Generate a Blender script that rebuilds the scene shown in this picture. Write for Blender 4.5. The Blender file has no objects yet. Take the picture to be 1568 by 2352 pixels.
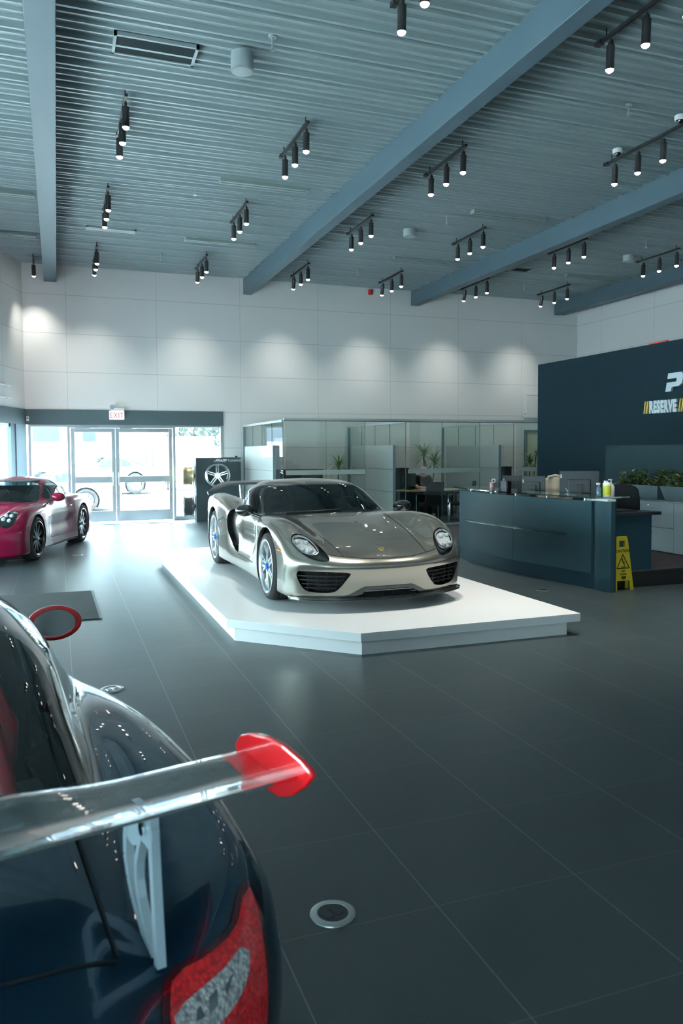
import bpy, bmesh, math, random
import numpy as np
from mathutils import Vector, Matrix, Euler

random.seed(7)
PI = math.pi
S = bpy.context.scene
COL = S.collection

# ---------------------------------------------------------------- camera
CAM_H = 1.70
cam_d = bpy.data.cameras.new('camera')
cam = bpy.data.objects.new('camera', cam_d); COL.objects.link(cam)
yaw, tilt, roll = [math.radians(a) for a in (20.12, 2.67, -.30)]
fw = Vector((math.sin(yaw) * math.cos(tilt), math.cos(yaw) * math.cos(tilt), -math.sin(tilt)))
rt0 = Vector((math.cos(yaw), -math.sin(yaw), 0)); up0 = rt0.cross(fw)
rt = rt0 * math.cos(roll) + up0 * math.sin(roll); up = -rt0 * math.sin(roll) + up0 * math.cos(roll)
cam.matrix_world = Matrix(((rt.x, up.x, -fw.x, 0), (rt.y, up.y, -fw.y, 0), (rt.z, up.z, -fw.z, CAM_H), (0, 0, 0, 1)))
cam_d.sensor_fit = 'HORIZONTAL'; cam_d.sensor_width = 24.0
cam_d.lens = 1781.0 / 1568.0 * 24.0
cam_d.shift_y = -(1176.0 - 1119.3) / 1568.0
cam_d.clip_start = .05; cam_d.clip_end = 400
cam_d.dof.use_dof = True; cam_d.dof.focus_distance = 7.6; cam_d.dof.aperture_fstop = 5.0
S.camera = cam

# ---------------------------------------------------------------- exposure, sky, sun, daylight portals
S.view_settings.view_transform = 'Standard'
S.view_settings.look = 'None'
S.view_settings.gamma = 1.0
S.view_settings.use_curve_mapping = False
S.view_settings.exposure = 0.88
S.cycles.max_bounces = 8; S.cycles.diffuse_bounces = 4; S.cycles.glossy_bounces = 4
S.cycles.transparent_max_bounces = 24; S.cycles.transmission_bounces = 6
S.cycles.caustics_reflective = False; S.cycles.caustics_refractive = False
S.cycles.sample_clamp_indirect = 6.0; S.cycles.sample_clamp_direct = 0.0
S.cycles.use_denoising = True

SKY = 12.0
W = bpy.data.worlds.new('sky'); S.world = W; W.use_nodes = True
nt = W.node_tree; nt.nodes.clear()
wo = nt.nodes.new('ShaderNodeOutputWorld'); bg = nt.nodes.new('ShaderNodeBackground')
tc = nt.nodes.new('ShaderNodeTexCoord'); sp = nt.nodes.new('ShaderNodeSeparateXYZ'); cr = nt.nodes.new('ShaderNodeValToRGB')
nt.links.new(tc.outputs['Generated'], sp.inputs[0]); nt.links.new(sp.outputs['Z'], cr.inputs[0])
cr.color_ramp.elements[0].position = 0.0; cr.color_ramp.elements[0].color = (.75, .945, .98, 1)
cr.color_ramp.elements[1].position = .8; cr.color_ramp.elements[1].color = (.50, .80, .99, 1)
nt.links.new(cr.outputs[0], bg.inputs[0]); bg.inputs[1].default_value = SKY
nt.links.new(bg.outputs[0], wo.inputs[0])

sun_d = bpy.data.lights.new('sun', 'SUN'); sun_d.energy = 75.0; sun_d.angle = math.radians(2); sun_d.color = (1, .97, .92)
sun = bpy.data.objects.new('sun', sun_d); COL.objects.link(sun)
sun.rotation_euler = Vector((.42, -.36, -.83)).to_track_quat('-Z', 'Y').to_euler()   # high sun over the entrance side

def portal(name, loc, rotz, w, h):
    d = bpy.data.lights.new(name, 'AREA'); d.shape = 'RECTANGLE'; d.size = w; d.size_y = h
    d.cycles.is_portal = True
    o = bpy.data.objects.new(name, d); COL.objects.link(o)
    o.location = loc; o.rotation_euler = (PI / 2, 0, rotz)
    return o
# ---------------------------------------------------------------- car surface maths
def pchip_tab(pts, lo, hi, sig, n=1600):
    p = np.array(pts, float); x = p[:, 0]; y = p[:, 1]
    h = np.diff(x); d = np.diff(y) / h
    m = np.zeros(len(x)); m[0] = d[0]; m[-1] = d[-1]
    for i in range(1, len(x) - 1):
        if d[i - 1] * d[i] > 0:
            w1 = 2 * h[i] + h[i - 1]; w2 = h[i] + 2 * h[i - 1]
            m[i] = (w1 + w2) / (w1 / d[i - 1] + w2 / d[i])
    xs = np.linspace(lo, hi, n)
    k = np.clip(np.searchsorted(x, xs) - 1, 0, len(h) - 1)
    t = (xs - x[k]) / h[k]
    inside = (y[k] * (1 + 2 * t) * (1 - t) ** 2 + h[k] * m[k] * t * (1 - t) ** 2
              + y[k + 1] * t * t * (3 - 2 * t) + h[k] * m[k + 1] * t * t * (t - 1))
    out = np.where(xs < x[0], y[0] + m[0] * (xs - x[0]), np.where(xs > x[-1], y[-1] + m[-1] * (xs - x[-1]), inside))
    if sig > 0:
        s = sig / (xs[1] - xs[0]); r = int(3 * s) + 1
        ker = np.exp(-.5 * (np.arange(-r, r + 1) / s) ** 2); ker /= ker.sum()
        ext = np.concatenate([out[0] + (out[1] - out[0]) * np.arange(-r, 0), out, out[-1] + (out[-1] - out[-2]) * np.arange(1, r + 1)])
        out = np.convolve(ext, ker, 'valid')
    return xs, out

class spl:
    def __init__(s, pts, lo=-.5, hi=5.5, sig=.05): s.xs, s.tab = pchip_tab(pts, lo, hi, sig)
    def __call__(s, v): return np.interp(v, s.xs, s.tab)

def smax(a, b, k):
    h = np.clip(.5 + .5 * (a - b) / k, 0, 1)
    return b + (a - b) * h + k * h * (1 - h)

def smin(a, b, k): return -smax(-a, -b, k)

def sstep(a, b, v):
    t = np.clip((v - a) / (b - a), 0, 1)
    return t * t * (3 - 2 * t)

class HyperCar:
    """low mid-engined hypercar; y runs from the nose (0) to the tail"""
    L = 4.64
    hood = spl([(-.1, .44), (.05, .49), (.2, .545), (.4, .60), (.7, .66), (1.0, .71), (1.3, .757), (1.6, .795), (1.9, .80), (2.4, .80), (3.0, .85), (3.6, .86), (4.2, .84), (4.7, .79)])
    fend = spl([(-.1, .42), (.1, .475), (.3, .60), (.5, .70), (.75, .79), (.98, .825), (1.3, .83), (1.6, .81), (1.9, .79), (2.3, .785), (2.7, .82), (3.1, .895), (3.5, .94), (3.8, .945), (4.2, .92), (4.7, .85)])
    crest = spl([(0, .70), (.5, .735), (1.0, .775), (1.6, .785), (2.3, .82), (3.0, .82), (3.7, .81), (4.7, .76)], sig=.1)
    wid = spl([(-.3, .80), (0, .885), (.3, .925), (.6, .945), (.98, .965), (1.4, .955), (1.9, .94), (2.4, .945), (2.9, .965), (3.4, .98), (3.8, .98), (4.2, .955), (4.7, .88)], sig=.12)
    roof = spl([(1.2, .63), (1.35, .70), (1.55, .795), (1.8, .91), (2.05, 1.02), (2.3, 1.10), (2.5, 1.143), (2.75, 1.163), (3.0, 1.15), (3.4, 1.09), (3.8, 1.02), (4.2, .94), (4.7, .84)], sig=.06)
    cwid = spl([(1.2, .80), (1.6, .82), (2.0, .82), (2.4, .82), (2.8, .79), (3.2, .68), (3.7, .52), (4.3, .36)], sig=.1)
    nose = spl([(0, .09), (.12, .055), (.2, .05), (.3, .04), (.38, .015), (.44, .0), (.5, .012), (.56, .05), (.7, .15)], lo=-.2, hi=1.4, sig=.02)
    tail = spl([(0, -.22), (.2, -.16), (.35, -.08), (.6, -.02), (.8, 0), (1.0, -.02)], lo=-.2, hi=1.4, sig=.03)

    def f(s, x, y, z):
        t = np.abs(x)
        hc = s.hood(y); hf = s.fend(y); tc = s.crest(y)
        g = np.exp(-((t - tc) / .17) ** 2)
        top_in = (hc - .035 * t * t) + (hf - hc + .02) * g
        top_out = hf - .9 * (t - tc) ** 2 + .02 - .035 * tc * tc
        top = np.where(t < tc, top_in, top_out)
        w = s.wid(y) - .14 * np.clip(z - .52, 0, 1) ** 2 - .55 * np.clip(.30 - z, 0, 1) ** 2
        # door hollow between the wheels and the outward sill
        dy = sstep(1.35, 1.9, y) * (1 - sstep(2.45, 2.95, y))
        w = w - dy * (.10 * np.exp(-((z - .52) / .16) ** 2) + .10 * sstep(.55, .8, z))
        yf = .30 * (t / .9) ** 2.6 + s.nose(z)
        yr = s.L + s.tail(z) - .28 * (t / .9) ** 3
        b = smax(z - top, t - w, .10)
        b = smax(b, (yf - y) * .95, .09)
        b = smax(b, y - yr, .10)
        b = smax(b, .12 - z, .04)
        # cabin
        ye = y - .25 * (t / .75) ** 2 * (1 - sstep(2.2, 3.0, y))
        cw = s.cwid(y) - .40 * np.clip(z - .80, 0, 1) - .5 * np.clip(z - 1.0, 0, 1)
        c = smax(z - (s.roof(ye) - .028 * (t / .5) ** 2), (t - cw) * .85, .11)
        c = np.maximum(c, .35 - z)
        return smin(b, c, .05)

def skin(f, L, z0, ya, yb, ny, na, ncap):
    """star-shaped surface of f<0 seen from the segment (0,ya..yb,z0); quads, with poles at nose and tail"""
    org = []; dr = []
    ang = np.linspace(0, 2 * np.pi, na, endpoint=False)
    for i in range(ncap):
        ph = (np.pi / 2) * (1 - (i + .35) / (ncap + .35))
        for a in ang:
            org.append((0, ya, z0)); dr.append((np.sin(a) * np.cos(ph), -np.sin(ph), np.cos(a) * np.cos(ph)))
    for y in np.linspace(ya, yb, ny):
        for a in ang:
            org.append((0, y, z0)); dr.append((np.sin(a), 0, np.cos(a)))
    for i in range(1, ncap + 1):
        ph = (np.pi / 2) * (i - .0) / (ncap + .35)
        for a in ang:
            org.append((0, yb, z0)); dr.append((np.sin(a) * np.cos(ph), np.sin(ph), np.cos(a) * np.cos(ph)))
    o = np.array(org); d = np.array(dr)
    lo = np.zeros(len(o)); hi = np.full(len(o), 2.2)
    for _ in range(26):
        m = .5 * (lo + hi); p = o + d * m[:, None]
        ins = f(p[:, 0], p[:, 1], p[:, 2]) < 0
        lo = np.where(ins, m, lo); hi = np.where(ins, hi, m)
    V = o + d * (.5 * (lo + hi))[:, None]
    n = len(V) // na
    F = []
    for r in range(n - 1):
        for a in range(na):
            b = (a + 1) % na
            F.append((r * na + a, r * na + b, (r + 1) * na + b, (r + 1) * na + a))
    F.append(tuple(range(na - 1, -1, -1))); F.append(tuple((n - 1) * na + a for a in range(na)))
    return V, F

def grad(f, V, e=.004):
    x, y, z = V[:, 0], V[:, 1], V[:, 2]
    g = np.stack([f(x + e, y, z) - f(x - e, y, z), f(x, y + e, z) - f(x, y - e, z), f(x, y, z + e) - f(x, y, z - e)], 1)
    return g / np.maximum(np.linalg.norm(g, axis=1), 1e-9)[:, None]

def cut(V, F, g):
    """split a mesh at g=0; returns ((V,F) where g<0, (V,F) where g>=0)"""
    g = np.array(g, float); g[np.abs(g) < 1e-5] = 1e-5
    V = [tuple(v) for v in V]; side = g < 0
    mid = {}; A = []; B = []
    def em(i, j):
        k = (i, j) if i < j else (j, i)
        if k not in mid:
            i, j = k; t = g[i] / (g[i] - g[j]); t = min(max(t, .002), .998)
            V.append(tuple(V[i][c] + t * (V[j][c] - V[i][c]) for c in range(3))); mid[k] = len(V) - 1
        return mid[k]
    for f in F:
        s = [side[i] for i in f]
        if all(s): A.append(f); continue
        if not any(s): B.append(f); continue
        fa = []; fb = []
        for k in range(len(f)):
            i = f[k]; j = f[(k + 1) % len(f)]
            (fa if side[i] else fb).append(i)
            if side[i] != side[j]:
                m = em(i, j); fa.append(m); fb.append(m)
        if len(fa) > 2: A.append(tuple(fa))
        if len(fb) > 2: B.append(tuple(fb))
    def comp(FF):
        used = {}; VV = []; out = []
        for f in FF:
            q = []
            for i in f:
                if i not in used: used[i] = len(VV); VV.append(V[i])
                q.append(used[i])
            out.append(tuple(q))
        return (np.array(VV, float).reshape(-1, 3), out)
    return comp(A), comp(B)

def poly_sd(P, a, b):
    """signed distance (negative inside) of points (a,b) to polygon P"""
    P = np.array(P, float); d = np.full(a.shape, 1e9); ins = np.zeros(a.shape, bool)
    for i in range(len(P)):
        x1, y1 = P[i]; x2, y2 = P[(i + 1) % len(P)]
        ex, ey = x2 - x1, y2 - y1
        t = np.clip(((a - x1) * ex + (b - y1) * ey) / (ex * ex + ey * ey + 1e-12), 0, 1)
        d = np.minimum(d, (a - x1 - t * ex) ** 2 + (b - y1 - t * ey) ** 2)
        c = ((y1 > b) != (y2 > b)) & (a < ex * (b - y1) / (ey if abs(ey) > 1e-12 else 1e-12) + x1)
        ins ^= c
    d = np.sqrt(d)
    return np.where(ins, -d, d)

def rounded(P, n=6, it=3):
    """Chaikin-round a polygon"""
    P = [np.array(p, float) for p in P]
    for _ in range(it):
        Q = []
        for i in range(len(P)):
            a, b = P[i], P[(i + 1) % len(P)]
            Q += [a * .75 + b * .25, a * .25 + b * .75]
        P = Q
    return [tuple(p) for p in P]

def boundary_loops(F):
    cnt = {}
    for f in F:
        for k in range(len(f)):
            e = (f[k], f[(k + 1) % len(f)])
            cnt[e] = 1
    return [e for e in cnt if (e[1], e[0]) not in cnt]
# ---------------------------------------------------------------- materials
def _nodes(m):
    m.use_nodes = True; nt = m.node_tree
    return nt, nt.nodes, nt.links, nt.nodes['Principled BSDF']

def mat(name, col, rough=.5, metal=0.0, coat=0.0, spec=.5, noise=0.0, nscale=40.0, bump=0.0, bscale=200.0, emit=None, estr=0.0, trans=0.0, coat_rough=.03, sheen=0.0, stretch=None):
    m = bpy.data.materials.new(name); nt, N, Lk, p = _nodes(m)
    p.inputs['Base Color'].default_value = (*col, 1); p.inputs['Roughness'].default_value = rough
    p.inputs['Metallic'].default_value = metal; p.inputs['Coat Weight'].default_value = coat
    p.inputs['Coat Roughness'].default_value = coat_rough; p.inputs['Specular IOR Level'].default_value = spec
    p.inputs['Transmission Weight'].default_value = trans
    if sheen: p.inputs['Sheen Weight'].default_value = sheen
    if emit: p.inputs['Emission Color'].default_value = (*emit, 1); p.inputs['Emission Strength'].default_value = estr
    if noise or bump:
        t = N.new('ShaderNodeTexCoord'); mp = N.new('ShaderNodeMapping'); Lk.new(t.outputs['Object'], mp.inputs[0])
        if stretch: mp.inputs['Scale'].default_value = stretch
    if noise:
        n = N.new('ShaderNodeTexNoise'); n.inputs['Scale'].default_value = nscale; n.inputs['Detail'].default_value = 4
        Lk.new(mp.outputs[0], n.inputs['Vector'])
        mx = N.new('ShaderNodeMix'); mx.data_type = 'RGBA'
        mx.inputs[6].default_value = (*[c * (1 - noise) for c in col], 1); mx.inputs[7].default_value = (*[min(1, c * (1 + noise)) for c in col], 1)
        Lk.new(n.outputs['Fac'], mx.inputs[0]); Lk.new(mx.outputs[2], p.inputs['Base Color'])
    if bump:
        n2 = N.new('ShaderNodeTexNoise'); n2.inputs['Scale'].default_value = bscale; n2.inputs['Detail'].default_value = 3
        Lk.new(mp.outputs[0], n2.inputs['Vector'])
        b = N.new('ShaderNodeBump'); b.inputs['Strength'].default_value = bump; b.inputs['Distance'].default_value = .002
        Lk.new(n2.outputs['Fac'], b.inputs['Height']); Lk.new(b.outputs[0], p.inputs['Normal'])
    return m

def glass_mat(name, tint=(.9, .96, .95), ior=1.45, rough=0.0, scatter=0.0, haze_col=(.8, .85, .85), base=.0):
    """thin sheet: tinted see-through plus mirror-like reflection by angle (and an optional frosted share)"""
    m = bpy.data.materials.new(name); m.use_nodes = True; nt = m.node_tree; N = nt.nodes; Lk = nt.links
    N.remove(N['Principled BSDF']); out = N['Material Output']
    tr = N.new('ShaderNodeBsdfTransparent'); tr.inputs[0].default_value = (*tint, 1)
    gl = N.new('ShaderNodeBsdfGlossy'); gl.inputs['Roughness'].default_value = rough
    mx = N.new('ShaderNodeMixShader')
    geo = N.new('ShaderNodeNewGeometry'); dp = N.new('ShaderNodeVectorMath'); dp.operation = 'DOT_PRODUCT'
    Lk.new(geo.outputs['Incoming'], dp.inputs[0]); Lk.new(geo.outputs['Normal'], dp.inputs[1])
    def mth(op, a, b, clamp=False):
        q = N.new('ShaderNodeMath'); q.operation = op; q.use_clamp = clamp
        for i, v in enumerate((a, b)):
            if v is None: continue
            if isinstance(v, (int, float)): q.inputs[i].default_value = v
            else: Lk.new(v, q.inputs[i])
        return q.outputs[0]
    c = mth('ABSOLUTE', dp.outputs['Value'], None)
    f0 = 2 * ((ior - 1) / (ior + 1)) ** 2
    fr = mth('ADD', mth('MULTIPLY', mth('POWER', mth('SUBTRACT', 1.0, c, True), 5.0), 1 - f0), f0 + base, True)
    Lk.new(fr, mx.inputs[0]); Lk.new(tr.outputs[0], mx.inputs[1]); Lk.new(gl.outputs[0], mx.inputs[2])
    last = mx
    if scatter:
        df = N.new('ShaderNodeBsdfDiffuse'); df.inputs[0].default_value = (*haze_col, 1)
        m2 = N.new('ShaderNodeMixShader'); m2.inputs[0].default_value = scatter
        Lk.new(mx.outputs[0], m2.inputs[1]); Lk.new(df.outputs[0], m2.inputs[2]); last = m2
    Lk.new(last.outputs[0], out.inputs[0])
    return m

def glow(name, col, strength):
    m = bpy.data.materials.new(name); m.use_nodes = True; nt = m.node_tree
    nt.nodes.remove(nt.nodes['Principled BSDF']); e = nt.nodes.new('ShaderNodeEmission')
    e.inputs[0].default_value = (*col, 1); e.inputs[1].default_value = strength
    nt.links.new(e.outputs[0], nt.nodes['Material Output'].inputs[0])
    return m

# ---------------------------------------------------------------- mesh collector
class MB:
    def __init__(s): s.V = []; s.F = []
    def add(s, V, F, M=None):
        o = len(s.V)
        for v in V:
            v = Vector(v); s.V.append(tuple(M @ v) if M is not None else tuple(v))
        for f in F: s.F.append(tuple(i + o for i in f))
        return s
    def box(s, c, d, M=None, rz=0.0):
        x, y, z = [a / 2 for a in d]
        R = Matrix.Rotation(rz, 4, 'Z'); T = Matrix.Translation(c) @ R
        if M is not None: T = M @ T
        return s.add([(-x, -y, -z), (x, -y, -z), (x, y, -z), (-x, y, -z), (-x, -y, z), (x, -y, z), (x, y, z), (-x, y, z)],
                     [(3, 2, 1, 0), (4, 5, 6, 7), (0, 1, 5, 4), (1, 2, 6, 5), (2, 3, 7, 6), (3, 0, 4, 7)], T)
    def b2(s, a, b, M=None):
        return s.box([(a[i] + b[i]) / 2 for i in range(3)], [abs(b[i] - a[i]) for i in range(3)], M)
    def prism(s, P, z0, z1, M=None):
        n = len(P)
        ar = sum(P[i][0] * P[(i + 1) % n][1] - P[(i + 1) % n][0] * P[i][1] for i in range(n))
        if ar < 0: P = list(reversed(P))
        V = [(p[0], p[1], z0) for p in P] + [(p[0], p[1], z1) for p in P]
        F = [tuple(range(n - 1, -1, -1)), tuple(range(n, 2 * n))] + [(i, (i + 1) % n, (i + 1) % n + n, i + n) for i in range(n)]
        return s.add(V, F, M)
    def lathe(s, prof, n=32, M=None, closed=False, a0=0.0, a1=2 * PI):
        """prof [(r,z)] about z"""
        full = abs(a1 - a0 - 2 * PI) < 1e-6; k = n if full else n + 1
        V = []; F = []; m = len(prof)
        for i in range(k):
            a = a0 + (a1 - a0) * i / n
            for r, z in prof: V.append((r * math.cos(a), r * math.sin(a), z))
        for i in range(n):
            j = (i + 1) % k
            for q in range(m if closed else m - 1):
                q2 = (q + 1) % m
                F.append((i * m + q, j * m + q, j * m + q2, i * m + q2))
        return s.add(V, F, M)
    def cyl(s, c, r, h, n=24, M=None, r2=None):
        T = Matrix.Translation(c)
        if M is not None: T = M @ T
        r2 = r if r2 is None else r2
        V = [(r * math.cos(2 * PI * i / n), r * math.sin(2 * PI * i / n), 0) for i in range(n)] + [(r2 * math.cos(2 * PI * i / n), r2 * math.sin(2 * PI * i / n), h) for i in range(n)]
        F = [tuple(range(n - 1, -1, -1)), tuple(range(n, 2 * n))] + [(i, (i + 1) % n, (i + 1) % n + n, i + n) for i in range(n)]
        return s.add(V, F, T)
    def tube(s, pts, r, n=8, M=None, cap=True, closed=False):
        pts = [Vector(p) for p in pts]; N = len(pts)
        rr = r if isinstance(r, (list, tuple)) else [r] * N
        V = []; F = []; prev = None
        for i, p in enumerate(pts):
            if closed: d = pts[(i + 1) % N] - pts[i - 1]
            else: d = pts[min(i + 1, N - 1)] - pts[max(i - 1, 0)]
            d.normalize()
            if prev is None:
                a = Vector((0, 0, 1)) if abs(d.z) < .9 else Vector((1, 0, 0))
                u = d.cross(a).normalized()
            else:
                u = (prev - d * prev.dot(d)).normalized()
            prev = u; w = d.cross(u)
            for k in range(n):
                a = 2 * PI * k / n; V.append(p + (u * math.cos(a) + w * math.sin(a)) * rr[i])
        for i in range(N if closed else N - 1):
            j = (i + 1) % N
            for k in range(n):
                b = (k + 1) % n; F.append((i * n + k, i * n + b, j * n + b, j * n + k))
        if cap and not closed:
            F.append(tuple(range(n - 1, -1, -1))); F.append(tuple((N - 1) * n + k for k in range(n)))
        return s.add(V, F, M)
    def ball(s, c, r, n=16, m=10, M=None):
        if not isinstance(r, (list, tuple)): r = (r, r, r)
        V = [(c[0], c[1], c[2] - r[2])]
        for i in range(1, m):
            ph = PI * i / m
            for k in range(n):
                a = 2 * PI * k / n; V.append((c[0] + r[0] * math.sin(ph) * math.cos(a), c[1] + r[1] * math.sin(ph) * math.sin(a), c[2] - r[2] * math.cos(ph)))
        V.append((c[0], c[1], c[2] + r[2])); F = []
        for k in range(n): F.append((0, 1 + (k + 1) % n, 1 + k))
        for i in range(m - 2):
            for k in range(n):
                a = 1 + i * n; F.append((a + k, a + (k + 1) % n, a + n + (k + 1) % n, a + n + k))
        e = len(V) - 1; a = 1 + (m - 2) * n
        for k in range(n): F.append((a + k, a + (k + 1) % n, e))
        return s.add(V, F, M)
    def strip(s, A, B):
        """quads between two equally long point rows"""
        o = len(s.V); s.V += [tuple(a) for a in A] + [tuple(b) for b in B]; n = len(A)
        for i in range(n - 1): s.F.append((o + i, o + i + 1, o + n + i + 1, o + n + i))
        return s
    def obj(s, name, m, parent=None, smooth=False, bevel=0.0, seg=2, loc=None, rot=None, subs=0, solid=0.0, normals=None, angle=40):
        me = bpy.data.meshes.new(name); me.from_pydata(s.V, [], s.F)
        if isinstance(m, (list, tuple)):
            for k in m: me.materials.append(k)
        else: me.materials.append(m)
        if smooth:
            me.polygons.foreach_set('use_smooth', [True] * len(me.polygons))
            if normals is not None: me.normals_split_custom_set_from_vertices([tuple(n) for n in normals])
            elif angle < 180: me.set_sharp_from_angle(angle=math.radians(angle))
        me.update()
        o = bpy.data.objects.new(name, me); COL.objects.link(o)
        if parent: o.parent = parent
        if loc: o.location = loc
        if rot: o.rotation_euler = rot
        if solid:
            md = o.modifiers.new('thickness', 'SOLIDIFY'); md.thickness = solid; md.offset = 0
        if bevel:
            md = o.modifiers.new('bevel', 'BEVEL'); md.width = bevel; md.segments = seg; md.limit_method = 'ANGLE'; md.angle_limit = math.radians(40)
            if hasattr(md, 'harden_normals'): md.harden_normals = False
        if subs:
            md = o.modifiers.new('subdivision', 'SUBSURF'); md.levels = subs; md.render_levels = subs
        return o

def thing(name, label, cat, loc=(0, 0, 0), rz=0.0, group=None):
    o = bpy.data.objects.new(name, None); COL.objects.link(o); o.empty_display_size = .2
    o.location = loc; o.rotation_euler = (0, 0, rz)
    return tag(o, label, cat, group)

def tag(o, label=None, cat=None, group=None, kind=None):
    if label: o['label'] = label
    if cat: o['category'] = cat
    if group: o['group'] = group
    if kind: o['kind'] = kind
    return o

def struct(mb, name, m, **k):
    o = mb.obj(name, m, **k); o['kind'] = 'structure'; return o

def dup(root, loc, rz, label, group=None):
    r = root.copy(); COL.objects.link(r); r.location = loc; r.rotation_euler = (0, 0, rz); r['label'] = label
    if group: r['group'] = group
    for ch in list(root.children):
        c = ch.copy(); COL.objects.link(c); c.parent = r
        for g in list(ch.children):
            d = g.copy(); COL.objects.link(d); d.parent = c
    return r

def text_mb(body, size, depth=.004, bold=.0, shear=0.0, sx=1.0, M=None, spacing=1.0, align='LEFT'):
    c = bpy.data.curves.new('lettering', 'FONT'); c.body = body; c.size = size; c.extrude = depth / 2; c.offset = bold
    c.shear = shear; c.space_character = spacing; c.align_x = align; c.resolution_u = 4
    o = bpy.data.objects.new('lettering', c); COL.objects.link(o)
    dg = bpy.context.evaluated_depsgraph_get(); me = o.evaluated_get(dg).to_mesh()
    mb = MB(); X = Matrix.Diagonal((sx, 1, 1, 1))
    mb.add([v.co.copy() for v in me.vertices], [tuple(p.vertices) for p in me.polygons], (M @ X) if M is not None else X)
    o.evaluated_get(dg).to_mesh_clear(); bpy.data.objects.remove(o); bpy.data.curves.remove(c)
    return mb

def frame(org, xa, ya):
    """matrix with local x,y along xa,ya (z = x cross y) at org"""
    xa = Vector(xa).normalized(); ya = Vector(ya).normalized(); za = xa.cross(ya)
    return Matrix(((xa.x, ya.x, za.x, org[0]), (xa.y, ya.y, za.y, org[1]), (xa.z, ya.z, za.z, org[2]), (0, 0, 0, 1)))

def np_obj(name, V, F, m, parent, f=None, nrm=None):
    mb = MB(); mb.V = [tuple(v) for v in V]; mb.F = list(F)
    if nrm is None and f is not None: nrm = grad(f, V)
    return mb.obj(name, m, parent, smooth=True, normals=nrm, angle=180)
# ---------------------------------------------------------------- car building blocks
M_tyre = mat('tyre rubber', (.035, .036, .037), .75, spec=.3, bump=.3, bscale=90)
M_blackplastic = mat('black plastic', (.008, .009, .010), .45)
M_gloss_black = mat('gloss black', (.006, .007, .008), .08, coat=1)
M_carbon = mat('carbon fibre', (.02, .022, .024), .25, coat=1, noise=.5, nscale=300)
M_grille = mat('grille plastic', (.012, .014, .017), .55)
M_well = mat('wheel well lining', (.010, .010, .011), .9)
M_gap = mat('panel gap shadow', (.01, .01, .01), .8)
M_chrome = mat('chrome', (.75, .78, .8), .12, metal=1)
M_alu = mat('brushed aluminium', (.55, .58, .60), .32, metal=1)
M_rim_silver = mat('silver wheel paint', (.66, .70, .73), .25, metal=.8, coat=.6)
M_rim_black = mat('satin black wheel paint', (.02, .022, .024), .3, metal=.3, coat=.5)
M_disc = mat('brake disc', (.25, .26, .27), .4, metal=1)
M_yellow = mat('yellow caliper', (.75, .42, .03), .35, coat=.6)
M_green = mat('acid green caliper', (.30, .75, .15), .35, coat=.6)
M_blue_nut = mat('blue anodised nut', (.02, .16, .55), .3, metal=.6)
M_seat_black = mat('black seat leather', (.015, .016, .018), .5)
M_interior = mat('dark cabin trim', (.012, .013, .015), .7)
M_carglass = glass_mat('dark car glass', tint=(.36, .46, .47), ior=1.5)
M_lens = glass_mat('clear lamp lens', tint=(.92, .95, .96), ior=1.5)
M_reflector = mat('lamp reflector', (.66, .72, .76), .25, metal=.2, noise=.5, nscale=55)
M_ledlens = mat('frosted lamp element', (.55, .62, .66), .15, coat=1)
M_gold = mat('gold crest', (.80, .55, .18), .3, metal=.8)
M_amber = mat('amber lamp', (.95, .33, .02), .2, coat=1)
M_red_lens = mat('red lamp lens', (.55, .006, .012), .12, coat=1)
M_dark_red = mat('dark red lamp border', (.06, .002, .004), .12, coat=1)
M_wipe = mat('black rubber', (.012, .012, .013), .5)

def bar(mb, p, q, w0, w1, t0, t1, M=None, nrm=(0, 0, 1)):
    """tapered flat bar from p to q; width across nrm x dir"""
    p = Vector(p); q = Vector(q); d = (q - p).normalized(); n = Vector(nrm); u = d.cross(n).normalized(); n = u.cross(d)
    V = []
    for c, w, t in ((p, w0, t0), (q, w1, t1)):
        for a, b in ((-1, -1), (1, -1), (1, 1), (-1, 1)): V.append(c + u * a * w / 2 + n * b * t / 2)
    mb.add(V, [(3, 2, 1, 0), (4, 5, 6, 7), (0, 1, 5, 4), (1, 2, 6, 5), (2, 3, 7, 6), (3, 0, 4, 7)], M)

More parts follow.
